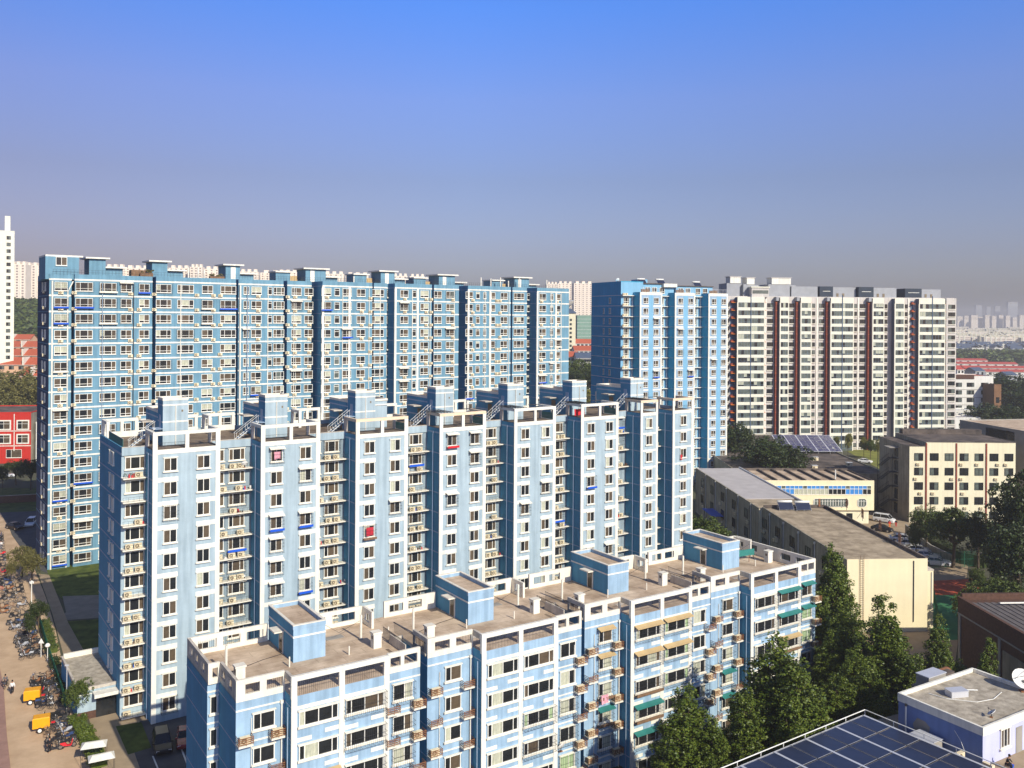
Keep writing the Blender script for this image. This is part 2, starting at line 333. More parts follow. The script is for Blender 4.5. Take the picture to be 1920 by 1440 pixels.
def foliage(m, clumps, per, s, k, rnd=random):
    mi = m.mi(k); V = m.v; Fc = m.f
    for (x, y, z, r) in clumps:
        for _ in range(per):
            th = rnd.uniform(0, 6.283); c = rnd.uniform(-1, 1); q = math.sqrt(1-c*c); rr = r*(rnd.random()**.4)
            nx, ny, nz = q*math.cos(th), q*math.sin(th), c
            px, py, pz = x+nx*rr, y+ny*rr, z+nz*rr*.85
            # leaf plane: normal mostly outward and up
            ax = rnd.gauss(0, .55)+nx; ay = rnd.gauss(0, .55)+ny; az = rnd.gauss(.35, .45)+nz
            l = math.sqrt(ax*ax+ay*ay+az*az) or 1; ax /= l; ay /= l; az /= l
            if abs(az) < .9: tx, ty, tz = -ay, ax, 0
            else: tx, ty, tz = 0, -az, ay
            l = math.sqrt(tx*tx+ty*ty+tz*tz); tx /= l; ty /= l; tz /= l
            bx, by, bz = ay*tz-az*ty, az*tx-ax*tz, ax*ty-ay*tx
            a = rnd.uniform(.6, 1.3)*s; e = a*rnd.uniform(.55, .9); i = len(V)
            V += [(px-tx*a, py-ty*a, pz-tz*a), (px+bx*e, py+by*e, pz+bz*e), (px+tx*a, py+ty*a, pz+tz*a), (px-bx*e, py-by*e, pz-bz*e)]
            Fc.append((i, i+1, i+2, i+3)); m.m.append(mi)
BLD = []; WALLS = []
class Bld:
    def __init__(s, name, label, cat, o, deg, group=None, z=0):
        s.h = R(deg); s.o = o; s.z = z; s.u = (math.cos(s.h), math.sin(s.h)); s.v = (-s.u[1], s.u[0])
        s.root = thing(name, label, cat, (o[0], o[1], z), s.h, group); s.parts = []; BLD.append(s)
        s.M = Matrix.Translation((o[0], o[1], z)) @ Matrix.Rotation(s.h, 4, 'Z')
    def U(s, x, v=0, y=800):
        r = ray(x, y); ox = s.o[0]+s.v[0]*v; oy = s.o[1]+s.v[1]*v; return (r[0]*oy-r[1]*ox)/(s.u[0]*r[1]-s.u[1]*r[0])
    def mb(s, name, m, wall=False, **k):
        if wall: WALLS.append((m, s.M))
        return m.build(name, s.root, **k)
    def add(s, p, u, v, z, rz=0, w=1.5): s.parts.append((p, u, v, z, rz, w))
def realise():
    vs = []; fs = []
    for m, M in WALLS:
        i = len(vs); vs += [M @ Vector(p) for p in m.v]; fs += [tuple(i+j for j in f) for f in m.f]
    bvh = BVHTree.FromPolygons(vs, fs); C = Vector((0, 0, HC))
    for b in BLD:
        by = {}
        for it in b.parts: by.setdefault(it[0].name, []).append(it)
        for name, L in by.items():
            sc = []
            for it in L:
                p, u, v, z, rz, w = it
                c = b.M @ Vector((u - .3*math.sin(-rz) * 0 + math.sin(rz)*.35, v - math.cos(rz)*.35, z+.6)); d = c - C; D = d.length
                vis = bvh.ray_cast(C, d.normalized(), D-.05)[0] is None and abs(c.x/c.y) < .585 and (HC-c.z)/c.y < .515
                sc.append((w/D if vis else 0, it))
            sc.sort(key=lambda t: -t[0]); one = [t[1] for t in sc[:100] if t[0] > 0]; rest = [t[1] for t in sc[100:]] + [t[1] for t in sc[:100] if t[0] == 0]
            for p, u, v, z, rz, w in one: p.objs(b.root, (u, v, z), rz)
            if rest:
                m = MB(); m2 = MB()
                for p, u, v, z, rz, w in rest:
                    T = Matrix.Translation((u, v, z)) @ Matrix.Rotation(rz, 4, 'Z'); m.add(p.main, T)
                    if p.sub: m2.add(p.sub, T)
                o = m.build(name, b.root, kind='stuff')
                if m2.f: m2.build(p.subname, o)
# ================================================================ GROUND
def ground_sheet():
    ys = [-400, 0, 60, 120, 180, 240, 300] + [300+20*i for i in range(1, 30)] + [950, 1050, 1200, 1500, 2000, 3000, 4500, 7000, 11000]
    sl = [-6, -3, -1.5] + [-.9+.05*i for i in range(37)] + [1.5, 3, 6]
    m = MB(); k = m.mi('earth')
    for Y in ys:
        for a in sl:
            X = a*max(abs(Y), 500 if Y < 500 else Y) if Y < 500 else a*Y
            m.v.append((X, Y, terrain(X, Y)-.03 if Y > 0 else -.03))
    n = len(sl)
    for i in range(len(ys)-1):
        for j in range(n-1): m.f.append((i*n+j, i*n+j+1, (i+1)*n+j+1, (i+1)*n+j)); m.m.append(k)
    m.build('ground', kind='structure', smooth=True)
ground_sheet()
def sheet(name, px, k, z=.004, kind='structure', zz=0):
    m = MB(); p = [gp(x, y, zz) for x, y in px]; m.poly(p, zz-.02-z*.37, zz+z, k); return m.build(name, kind=kind)
sheet('street', [(-90, 950), (4, 950), (22, 1003), (62, 1060), (86, 1120), (104, 1180), (118, 1250), (140, 1330), (165, 1400), (190, 1500), (-90, 1500)], 'street', .008)
sheet('pavement', [(-60, 1225), (-6, 1225), (7, 1290), (13, 1380), (22, 1460), (22, 1500), (-60, 1500)], 'kerb', .10)
sheet('car_park', [(0, 960), (74, 957), (120, 1090), (62, 1062), (24, 1004)], 'asphalt', .012)
sheet('lawn', [(-20, 915), (68, 915), (74, 958), (-20, 962)], 'lawn', .016)
sheet('lawn', [(86, 1062), (300, 1050), (300, 1118), (117, 1124), (96, 1100)], 'lawn', .016)
sheet('path', [(117, 1118), (300, 1112), (300, 1150), (103, 1164), (124, 1148)], 'paving', .020)
sheet('lawn', [(118, 1166), (300, 1152), (300, 1230), (146, 1222)], 'lawn', .012)
sheet('path', [(72, 1076), (92, 1078), (128, 1168), (160, 1225), (120, 1232), (98, 1150)], 'paving2', .024)
sheet('forecourt', [(120, 1225), (250, 1225), (420, 1360), (420, 1500), (205, 1500), (165, 1340)], 'paving2', .010)
sheet('parking_bay', [(262, 1352), (430, 1330), (470, 1500), (300, 1500), (262, 1440), (250, 1406)], 'asphalt', .018)
for q_ in ((285, 1418, 318, 1500), (333, 1390, 352, 1440)): sheet('parking_line', [(q_[0], q_[1]), (q_[0]+3, q_[1]), (q_[2]+4, q_[3]), (q_[2], q_[3])], 'white', .034)
sheet('lawn', [(217, 1362), (265, 1354), (284, 1402), (240, 1415)], 'lawn', .022)
sheet('yard', [(1620, 960), (1720, 960), (1745, 1010), (1815, 1062), (1790, 1250), (1500, 1250), (1500, 1000)], 'paving2', .014)
sheet('sports_court', [(1735, 1090), (1830, 1085), (1850, 1116), (1740, 1116)], 'court_red', .026)
sheet('sports_court', [(1740, 1116), (1850, 1116), (1880, 1200), (1745, 1200)], 'court_green', .030)
sheet('rough_grass', [(1545, 822), (1760, 822), (1760, 872), (1650, 880), (1588, 846)], 'field', .010)
sheet('backland', [(1300, 1500), (1330, 1060), (1580, 1060), (1900, 1200), (2100, 1500)], 'earth', .006)
# ================================================================ MIDDLE SLAB (pale blue, seven bays)
def middle_block():
    b = Bld('apartment_block', 'pale blue eleven-storey block with white grid bays and rooftop frames, in the middle', 'apartment building', (-41.54, 103.0), 34.65)
    PU = 12.765; bays = [(PU*k, 7.72) for k in range(6)] + [(76.45, 3.85), (83.8, 4.85)]
    W = MB(); T = MB(); RF = MB(); ZT = 31.8; L = 88.65; u0 = -2.7; VB = 17.2
    # solid bodies: rear spine and bays
    W.box6(u0, L, 3.63, VB, 0, ZT-.45, 'blueB', 'roofB', 'blueshade'); W.box(0, 83.8, 3.615, 3.63, 0, ZT-.95, 'recess')
    for i, (u, wd) in enumerate(bays): W.box6(u, u+wd, 0, 3.63, 0, ZT-.05, 'blueB', 'roofB', 'blueshade')
    # parapet kerbs on the rear spine
    edges = [(u0, 0)] + [(u+wd, (bays[i+1][0] if i < 7 else L)) for i, (u, wd) in enumerate(bays)]
    for a, c in edges:
        if c-a > .3: W.box(a, c, 3.40, 3.63, ZT-.9, ZT+.05, 'blueB'); T.box(a, c, 3.37, 3.66, ZT+.05, ZT+.12, 'dirtyw')
    W.box(u0, L, VB-.2, VB, ZT-.45, ZT+.1, 'blueB'); W.box(u0-.0, u0+.2, 3.63, VB-.2, ZT-.45, ZT+.1, 'blueshade'); W.box(L-.2, L, 3.63, VB-.2, ZT-.45, ZT+.1, 'blueB')
    b.mb('wall', W, True)
    zf = [.3+2.8*k for k in range(11)]
    for i, (u, wd) in enumerate(bays):
        wide = i < 6; p = .52 if wide else .42
        T.box(u-.02, u+p, -.05, .12, 0, ZT+2.0, 'white').box(u+wd-p, u+wd+.02, -.05, .12, 0, ZT+2.0, 'white')
        T.box(u+p, u+wd-p, -.05, 0, ZT-.55, ZT+.0, 'white')
        if wide: T.box(u+wd*.5-.22, u+wd*.5+.22, -.05, .25, ZT, ZT+1.65, 'white')
        k = 'peel' if i in (2, 3, 6, 7) else 'white'
        bm = MB(); bm.box(u-.02, u+wd+.02, -.06, .34, ZT+1.65, ZT+2.05, k)
        for uu in (u-.02, u+wd-.36): bm.box(uu, uu+.38, .34, 3.9, ZT+1.66, ZT+2.04, k); bm.box(uu, uu+.38, 3.5, 3.9, ZT-.5, ZT+1.66, 'dirtyw')
        b.mb('roof_frame', bm)
        for z in zf[1:]:
            if wide: T.box(u+p, u+2.86, -.035, 0, z-.32, z+.22, 'white').box(u+4.95, u+wd-p, -.035, 0, z-.32, z+.22, 'white')
            else: T.box(u+p, u+wd-p, -.035, 0, z-.15, z+.15, 'white')
        # side face thin bands and pipe
        dd = 3.63
        for z in zf[1:]: T.box(u-.03, u, .12, dd, z-.09, z+.06, 'pipeb')
        T.box(u-.03, u, .12, dd, ZT-.75, ZT-.55, 'pipeb')
        T.cyl((u-.09, 1.75, 0), (u-.09, 1.75, ZT-.8), .07, .07, 'pipeb', 6)
        T.box(u-.16, u-.02, 1.6, 1.9, ZT-.8, ZT-.55, 'pipeb')
        rl = MB()
        for uu in [u+p+j*.16 for j in range(int((wd-2*p)/.16))]: rl.bar((uu, .2, ZT), (uu, .2, ZT+.75), .012, 'iron')
        rl.bar((u+p, .2, ZT+.75), (u+wd-p, .2, ZT+.75), .02, 'iron')
        if i in (2, 3, 4, 5): rl.quad((u+wd-.15, .5, ZT), (u+wd-.15, 3.4, ZT), (u+wd-.15, 3.4, ZT+1.0), (u+wd-.15, .5, ZT+1.0), 'greenmesh')
        b.mb('railing', rl)
        cols = (1.96, 5.76) if wide else (wd*.5+(-.1 if i == 6 else .05),)
        for ci, c in enumerate(cols):
            for r, z in enumerate(zf):
                var = random.choice([0, 1, 2, 3, 4, 4, 5]) if random.random() < .85 else 2
                b.add(window(1.5 if wide else 1.35, 1.55, (1, 1), 0, 'B', var), u+c, 0, z+.93, 0, 1.5)
    CG = {(1, 0): {10: ('whitec', None), 7: ('whitec', 'bluetray'), 6: ('whitec', None), 5: ('whitec', None), 4: ('whitec', None)}, (1, 1): {9: ('whitec', None), 7: ('whitec', 'bluetray'), 4: (None, 'bluetray')},
          (0, 0): {8: (None, None), 0: (None, None)}, (2, 0): {6: (None, 'wood')}, (2, 1): {7: ('whitec', None)}, (3, 0): {10: ('whitec', 'plasticred'), 7: ('whitec', None)},
          (3, 1): {10: ('whitec', None), 9: ('whitec', None)}, (4, 0): {6: ('whitec', None)}, (4, 1): {7: ('whitec', None)}, (5, 0): {7: (None, 'bluetray')}, (5, 1): {3: ('whitec', None)}}
    for (i, c), d in CG.items():
        for r, (aw, tr) in d.items(): b.add(cage(1.5, 1.55, aw, tr), bays[i][0]+(1.96, 5.76)[c], -.05, zf[r]+.93, 0, 1.7)
    # recesses: ledges, units, windows
    rec = [(-2.7, 2.7, 0)] + [(u+wd, bays[i+1][0]-u-wd, i+1) for i, (u, wd) in enumerate(bays) if i < 7]
    for (u, wd, i) in rec:
        if i == 7: wd = 3.5
        for r, z in enumerate(zf):
            vz = z+.95
            if i == 0: b.add(window(2.2, 1.45, (1, 1.7, .9), 0, 'B', random.randrange(5)), u+1.5, 3.63, vz, 0, 2.2)
            elif i < 6:
                b.add(window(1.15, 1.45, (1, 1), 0, 'B', random.randrange(5)), u+1.0, 3.61, vz, 0, 1.2)
                b.add(window(2.05, 1.45, (.8, 1.4, .8), 0, 'B', random.randrange(5)), u+3.15, 3.63, vz, 0, 2)
            elif i == 6: b.add(window(2.2, 1.45, (.8, 1.4, .8), 0, 'B', random.randrange(5)), u+2.2, 3.63, vz, 0, 2)
            else: b.add(window(1.3, 1.45, (1, 1), 0, 'B', random.randrange(5)), u+1.0, 3.63, vz, 0, 1.3)
            if r == 10 and i > 0: pass
            zl = z+.02 if r else z
            def ledge(m, wd=wd):
                m.box(0, wd, -1.05, 0, -.12, 0, 'whitec')
                for q in (.28, .56): m.bar((0, -1.0, q), (wd, -1.0, q), .014, 'iron')
                for q in range(int(wd/.6)+1): m.bar((.02+q*.6, -1.0, 0), (.02+q*.6, -1.0, .56), .014, 'iron')
            b.add(simple(('ledge', round(wd, 2)), 'ledge', ledge), u, 3.63, zl, 0, wd)
            n = {0: [.65, 1.75], 6: [1.7, 3.2], 7: [1.2, 2.4]}.get(i, [.9, 2.4, 3.6] if random.random() < .75 else [1.3, 3.4])
            for q in n:
                if random.random() < .88: b.add(ac(0), u+q+random.uniform(-.15, .15), 3.63-.45+.0, zl, 0, .85)
            if random.random() < .5:
                def clut(m, sd=random.randrange(7)):
                    q = random.Random(sd)
                    for _ in range(4): x = q.uniform(-.5, .5); a = q.uniform(.12, .3); m.box(x, x+a, -.35, -.35+a, 0, q.uniform(.15, .5), q.choice(['brick', 'concrete', 'bluetray', 'wood', 'plasticred', 'dish', 'iron', 'acd']))
                    if sd % 3 == 0: foliage(m, [(q.uniform(-.4, .4), -.25, q.uniform(.3, .55), .2) for _ in range(4)], 16, .06, 'broad', q)
                sd = random.randrange(7); b.add(simple(('clut', sd), 'ledge_clutter', lambda m, sd=sd: clut(m, sd)), u+random.uniform(.6, max(.7, wd-.6)), 3.3, zl, 0, .5)
            if i > 0 and random.random() < .45: b.add(cage(2.0, 1.45, random.choice([None, 'whitec', None]), random.choice([None, 'bluetray', None, None])), u+wd-1.9, 3.6, vz, 0, 1.9)
    # left gable
    for z in zf[1:]: T.box(u0-.03, u0, 3.63, VB, z-.09, z+.07, 'pipeb'); T.box(u0, 0, 3.60, 3.63, z-.09, z+.07, 'white')
    T.box(u0-.03, u0, 3.63, VB, ZT-.85, ZT-.6, 'pipeb'); T.box(u0, 0, 3.60, 3.63, ZT-.85, ZT-.6, 'white')
    for z in zf: b.add(window(1.1, 1.5, (1, 1), 0, 'B', 0), u0, 8.3, z+.93, -R(90), 1.1); b.add(window(.5, 1.5, (1,), 0, 'B', 0), u0, 10.2, z+.93, -R(90), .5)
    b.mb('trim', T)
    m = MB(); m.box(u0+.22, u0+.26, 4, 12.5, ZT-.4, ZT+1.0, 'greenmesh').bar((u0+.24, 4, ZT+1.02), (u0+.24, 12.5, ZT+1.02), .03, 'alu'); b.mb('screen', m)
    # rear frames
    for k in range(8):
        for s in range(2):
            uu = -2.5+PU*k + (0 if s == 0 else 6.9); m = MB(); wd = 4.4 if s == 0 else 5.2
            if uu+wd > L: continue
            m.box(uu, uu+wd, VB-.5, VB-.1, ZT+1.65, ZT+2.05, 'white').box(uu, uu+wd, VB-.52, VB-.08, ZT-.4, ZT+.35, 'white')
            for q in (uu, uu+wd*.5, uu+wd-.4): m.box(q, q+.4, VB-.49, VB-.11, ZT+.35, ZT+1.65, 'white')
            m.box(uu, uu+.38, VB-3, VB-.5, ZT+1.66, ZT+2.04, 'white').box(uu, uu+.38, VB-3.3, VB-3, ZT-.4, ZT+2.04, 'white')
            b.mb('roof_frame', m)
    # stair rooms
    for k in range(7):
        u = 2.3+PU*k; zt = 37.1 if k else 37.3; m = MB(); t = MB()
        m.box6(u, u+3.0, 5.2, 7.8, ZT-.4, zt-.25, 'blueB', 'roofB', 'blueshade'); m.box6(u, u+(6.2 if k == 2 else 3.0), 7.8 if k != 2 else 7.9, 14.2, ZT-.4, 35.3, 'blueB', 'roofB', 'blueshade')
        for (a, c, d, e, z) in ((u, u+3, 5.2, 7.8, zt), (u, u+(6.2 if k == 2 else 3.0), 7.8, 14.2, 35.6)):
            t.box(a-.03, c+.03, d-.03, d+.2, z-.3, z, 'whitec').box(a-.03, a+.2, d+.2, e, z-.3, z, 'whitec').box(c-.17, c+.03, d+.2, e, z-.3, z, 'whitec').box(a+.2, c-.17, e-.2, e, z-.3, z-.002, 'whitec')
            for zz in (z-.95, z-3.0):
                if zz > ZT: t.box(a-.03, c+.03, d-.028, d-.0, zz, zz+.18, 'white').box(a-.028, a, d, e, zz, zz+.18, 'pipeb')
        t.cyl((u+1.5, 5.1, ZT-.2), (u+1.5, 5.1, zt-.9), .06, .06, 'white', 6).box(u+2.2, u+2.4, 5.17, 5.2, zt-1.75, zt-1.5, 'acd')
        t.box(u-1.5, u-.03, 9.2, 11.2, 34.0, 34.15, 'dirtyw'); t.box(u-.05, u-.0, 9.6, 10.7, ZT-.4, 33.6, 'acd'); t.box(u-.05, u-.005, 6.1, 6.9, ZT+1.4, ZT+3.4, 'pipeb')
        st = b.mb('stair_room', m, True); t.build('trim', st)
        g = MB()                                                      # steel stair
        for s in range(9):
            q = s/8; g.box(u-3.9+q*2.7, u-3.5+q*2.7, 5.0, 5.8, ZT-.25+q*2.0, ZT-.2+q*2.0, 'pipeb')
        for y in (5.0, 5.8):
            g.bar((u-3.9, y, ZT-.3), (u-.9, y, ZT+1.9), .05, 'pipe')
            g.bar((u-3.9, y, ZT+.6), (u-.9, y, ZT+2.8), .025, 'pipe')
            for s in range(5): q = s/4; g.bar((u-3.8+q*2.8, y, ZT-.3+q*2.1), (u-3.8+q*2.8, y, ZT+.65+q*2.1), .02, 'pipe')
        g.box(u-1.2, u-.05, 5.0, 6.9, ZT+1.75, ZT+1.82, 'pipeb').bar((u-1.2, 5.0, ZT-.4), (u-1.2, 5.0, ZT+1.8), .05, 'iron').bar((u-1.2, 6.9, ZT-.4), (u-1.2, 6.9, ZT+1.8), .05, 'iron')
        b.mb('roof_stair', g)
        if k > 2:
            g = MB(); g.box(u+3.6, u+6.5, 4.5, 4.7, ZT+1.9, ZT+2.0, 'iron').box(u-2.4, u+.2, 3.2, 3.4, ZT+1.95, ZT+2.05, 'iron')
            for s in range(6): g.box(u-2.3+s*.5, u-2.2+s*.5, .4, 5.0, ZT+2.06, ZT+2.12, 'iron')
            b.mb('roof_trellis', g)
    return b
BB = middle_block()
# satellite dishes on the middle block ledges
def dish(loc, rz, r, label, tilt=.6, group=None):
    t = thing('satellite_dish', label, 'satellite dish', loc, rz, group); m = MB(); n = 18
    T = Matrix.Translation((0, 0, r*1.25)) @ Matrix.Rotation(tilt-math.pi/2, 4, 'X')
    rings = []
    for q in (0, .35, .7, 1.0):
        rings.append([T @ Vector((math.cos(2*math.pi*j/n)*r*max(q, .02), math.sin(2*math.pi*j/n)*r*max(q, .02), -.28*r*(1-q*q))) for j in range(n)])
    back = [[p + (T.to_3x3() @ Vector((0, 0, -.03))) for p in rg] for rg in rings]
    m.loft(rings, 'dish', False).loft(back[::-1], 'dish', False); m.loft([rings[-1], back[-1]], 'dish', False); m.build('reflector', t, True)
    a = MB(); c = T @ Vector((0, 0, r*.75))
    for q in (0, 2.1, 4.2): a.bar(T @ Vector((math.cos(q)*r*.95, math.sin(q)*r*.95, 0)), c, .02*r+.006, 'iron')
    a.cyl(c, c + T.to_3x3() @ Vector((0, 0, .12)), .05, .04, 'iron'); a.build('feed_arm', t)
    g = MB(); g.cyl((0, 0, 0), (0, .0, r*1.1), .05*r+.02, .05*r+.02, 'iron').box(-r*.3, r*.3, -r*.3, r*.3, 0, .08, 'rust'); g.build('base', t); return t
def on(b, u, v, z): X = b.o[0]+b.u[0]*u+b.v[0]*v; Y = b.o[1]+b.u[1]*u+b.v[1]*v; return (X, Y, z+b.z)
for (u, v, k, lab) in ((11.6, 2.8, 10, 'white satellite dish on the top ledge of the recess right of the first bay'), (81.6, 2.8, 9, 'white satellite dish on the top ledge between the two narrow right bays'),
                    (82.0, 2.8, 4, 'white satellite dish on a lower ledge between the two narrow right bays'), (46.6, 2.6, 4, 'small white satellite dish on a ledge beside the fourth bay')):
    dish(on(BB, u, v, .3+2.8*k+.02), R(34), .42, lab)
# laundry
def laundry(b, u, v, z, k, lab, w=.7, h=.9):
    m = MB(); n = 7
    top = [(u-w/2+w*i/n, v-.03*math.sin(i*2.1), z) for i in range(n+1)]; bot = [(u-w/2+w*i/n, v-.08*math.sin(i*1.7+.6)-.03, z-h-.06*math.sin(i)) for i in range(n+1)]
    for i in range(n):
        m.quad(top[i], bot[i], bot[i+1], top[i+1], k); q = [(p[0], p[1]+.02, p[2]) for p in (top[i+1], bot[i+1], bot[i], top[i])]; m.quad(*q, k)
    m.bar((u-w/2-.1, v, z), (u+w/2+.1, v, z), .012, 'iron')
    m.v = [tuple(b.M @ Vector(p)) for p in m.v]; tag(m.build('laundry'), lab, 'laundry')
laundry(BB, 25.53+1.9, -.45, .3+2.8*6+2.3, 'red', 'bright red clothes hung in a cage on the third bay', 1.0, 1.1)
laundry(BB, 12.77+1.9, -.45, .3+2.8*10+2.2, 'pink', 'pink checked cloth hung outside the top window of the second bay', .8, .9)
laundry(BB, 46.5, 2.0, .3+2.8*10+2.4, 'pink', 'pink towel hanging on the top ledge right of the fourth bay', .7, 1.2)
laundry(BB, 85.7, -.2, .3+2.8*8+1.5, 'plasticred', 'small red cloth hanging at a window of the last bay', .4, .9)
laundry(BB, 64.5, 1.3, 31.8+1.2, 'plasticred', 'red quilt aired behind the sixth bay roof frame', 2.0, 1.0)

# ================================================================ REAR SLAB (sky blue, eighteen storeys)
def rear_block():
    b = Bld('apartment_block', 'long sky blue eighteen-storey slab at the back left with white floor bands', 'apartment building', (-85.25, 163.8), 35.6)
    W = MB(); T = MB(); ZT = 54.9; VB = 15.3
    secs = [(0, 3.75, .9), (4.2, 18.1, .35), (18.7, 34.5, 0), (35.2, 44.9, .5), (45.7, 51.2, .35),
            (52.5, 58.7, -2.6), (58.7, 64.7, -2.0), (65.3, 68.5, -1.6), (68.5, 70.1, .8), (70.1, 75.9, -2.6), (75.9, 80.2, -2.0), (81.0, 87.9, -1.6), (89.9, 96.2, -2.6), (96.2, 103, -2.0), (103.8, 108.3, -1.6), (110.8, 116.8, -2.6), (116.8, 121.6, -2.2)]
    W.box6(0, 121.6, 3.3, VB, 0, ZT-1, 'blueA', 'roofB', 'blueAshade')
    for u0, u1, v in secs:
        W.box6(u0, u1, v, 3.3, 0, ZT, 'blueA', 'roofB', 'blueAshade' if u0 == 0 else 'blueshade')
        for k in range(18): z = 53.9-3*k; T.box(u0-.03, u1+.02, v-.06, v, z-.16, z+.14, 'white'); T.box(u0-.03, u0-.001, v, 3.3, z-.1, z+.06, 'pipeb')
    W.box(0, 121.6, VB-.3, VB, ZT-1, ZT, 'blueA'); W.box(-.0, .25, 3.3, VB-.3, ZT-1, ZT, 'blueshade')
    b.mb('wall', W, True)
    for k in range(18): z = 53.9-3*k; T.box(-.03, 0, .9, VB, z-.1, z+.04, 'blueA')
    def pier(u, v, w=.55): T.box(u, u+w, v-.10, v+.2, 0, 53.75, 'white')
    for u in (52.4, 58.6, 70.0, 75.8, 89.8, 96.1, 110.7, 116.7): pier(u, -2.6, .5)
    T.cyl((.5, .75, 0), (.5, .75, 53.6), .16, .16, 'white', 6); T.cyl((3.1, .75, 0), (3.1, .75, 51.6), .13, .13, 'white', 6).bar((3.1, .75, 51.6), (4.0, .75, 53.6), .12, 'white')
    for u in (9.0, 14.6, 31.2, 37.0, 62.4, 84, 99): T.cyl((u, .1, 0), (u, .1, 53.6), .07, .07, 'iron' if u == 14.6 else 'pipeb', 6)
    T.cyl((35.5, .2, 0), (35.5, .2, 53.6), .18, .18, 'white', 6)
    for u, v in ((57.2, -2.7), (63.9, -2.1), (66.9, -1.7), (74.6, -2.7), (79.7, -2.1), (86.6, -1.7), (94.8, -2.7), (102.4, -2.1), (115.4, -2.7), (119.0, -2.3), (47.2, .25), (23.4, -.1), (41.5, .4)): T.cyl((u, v, 0), (u, v, 53.6), .09, .09, 'white', 6)
    b.mb('trim', T)
    vof = lambda u: next((v for a, c, v in secs if a-.3 <= u <= c+.3), .5)
    def U(x):
        u = b.U(x, 0)
        for _ in range(3): u = b.U(x, vof(u))
        return u
    WC = [(112.5, 2.2, (1, 1)), (156, 3.0, (1, 1.6, 1)), (201, 2.9, (1, 1.6, 1)), (235, 2.0, (1, 1)), (268.7, 1.9, (1, 1)), (305, 2.9, (1, 1.6, 1)), (346, 3.2, (1, 1.6, 1)), (387, 2.2, (1.2, 1)), (426, 3.2, (1, 1.6, 1)),
          (460, 1.2, (1, 1)), (479, 2.2, (1, 1.3)), (504, 1.0, (1,)), (521, 2.4, (1, 1.6, 1)), (554, 2.2, (1, 1.2)), (577, 2.0, (1, 1.2)), (610, 2.2, (1, 1.4)), (630, 1.2, (1,)), (649, 2.1, (1, 1.2)), (675, 2.1, (1, 1.2)), (706, 3.2, (1, 1.3, 1)),
          (740, 1.0, (1,)), (756, 2.1, (1, 1.4)), (775, 1.0, (1,)), (794, 2.2, (1, 1.4)), (819, 2.1, (1, 1.2)), (842, 2.3, (1, 1.2)), (878, 2.1, (1, 1.3)), (894, 1.1, (1,)), (907, .9, (1,)), (920, 2.1, (1, 1.2)), (943, 2.1, (1, 1.2)), (971, 3.2, (1, 1.3, 1)),
          (1002.5, 1.0, (1,)), (1015.5, 2.2, (1, 1.4)), (1032.5, 1.0, (1,)), (1043, 2.1, (1, 1.4))]
    for x, w, dv in WC:
        u = U(x); v = vof(u)
        for k in range(18):
            z = 53.9-3*k-2.12
            b.add(window(w, 1.65, dv, .3 if len(dv) > 1 else .72, 'A', random.randrange(5)), u, v, z, 0, w)
            pr = .85 if (k < 3 and x in (112.5, 156, 201, 235)) or (k > 11 and x in (112.5, 156)) else .10
            if random.random() < pr: b.add(cage(w, 1.6, random.choice(['whitec', None, None]), random.choice(['bluetray', None, None, 'whitec', None])), u, v-.05, z, 0, w)
    for x in (112, 136, 243, 259, 287, 367, 398, 411, 482, 537, 551, 578, 611, 676, 692, 757, 797, 806, 847, 884, 929, 935, 981, 1013, 1042):
        u = U(x); v = vof(u); v = v if v < 2 else .5
        for k in range(18):
            if random.random() < .84:
                z = 53.9-3*k-3+.15; b.add(ac(0), u, v-.02, z+.05, 0, .85)
    for x in (120, 140, 190, 250, 330, 370): pass
    for k in range(18):                                            # gable openings
        z = 53.9-3*k-2.1
        for v in (5.2, 8.6): b.add(window(1.2, 1.6, (1, 1), .3, 'A', 1), 0, v, z, -R(90), 1.2)
        b.add(ac(0), 0, 6.8, z-.5, -R(90), .85)
    # roof rooms: (left px, right px, top px, base px ignored)
    rooms = [(83, 146, 477, 8, 1), (165, 196, 482, 5, 0), (283, 312, 488, 5, 0), (421, 448, 495, 5, 0), (571, 609, 502, 5, 0), (712, 738, 507, 5, 0), (821, 851, 514, 5, 0), (963, 990, 519, 5, 0)]
    for i, (x0, x1, yt, dp, big) in enumerate(rooms):
        vv = 1.2 if big else 5.5; ua = b.U(x0, vv); ub = b.U(x1, vv); X, Y, _ = on(b, ua, vv, 0); zt = HC-(yt-HY-ROLL*(x0-CX))/FP*Y; m = MB(); t = MB()
        m.box(ua, ub, vv, vv+dp, ZT-1, zt-.3, 'blueA'); t.box(ua-.7 if not big else ua, ub+.7, vv-.6 if not big else vv, vv+dp+.3, zt-.3, zt, 'white')
        if not big:
            m.box(ub, ub+3.4, vv+1.2, vv+4.5, ZT-1, zt-2.0, 'blueA'); t.box(ub-.02, ub+4.0, vv+.5, vv+4.7, zt-1.99, zt-1.7, 'white')
            if i >= 3: t.box(ua+1.1, ua+2.1, vv-.05, vv, zt-3.2, zt-.6, 'white')
            if i >= 4: m.box(ua-6.5, ua-3.2, vv+1, vv+5, ZT-1, zt-1.2, 'blueA'); t.box(ua-6.7, ua-2.6, vv+.6, vv+5.2, zt-1.19, zt-.9, 'white'); t.box(ua-3.1, ua-.7, vv+3, vv+4.5, ZT-1, zt-1.8, 'tan')
        else: b.add(window(1.9, 1.6, (1, 1), 0, 'A', 1), b.U(113, vv), vv, ZT+1.6, 0, 1.9)
        rr = b.mb('stair_room', m, True); t.build('roof_slab', rr)
    g = MB()
    for i in range(200): g.bar((.6*i+.6, .6, ZT-.1), (.6*i+.6, .6, ZT+.85), .018, 'iron')
    for z in (.4, .85): g.bar((.5, .6, ZT+z), (121, .6, ZT+z), .02, 'iron')
    b.mb('roof_railing', g)
    g = MB()
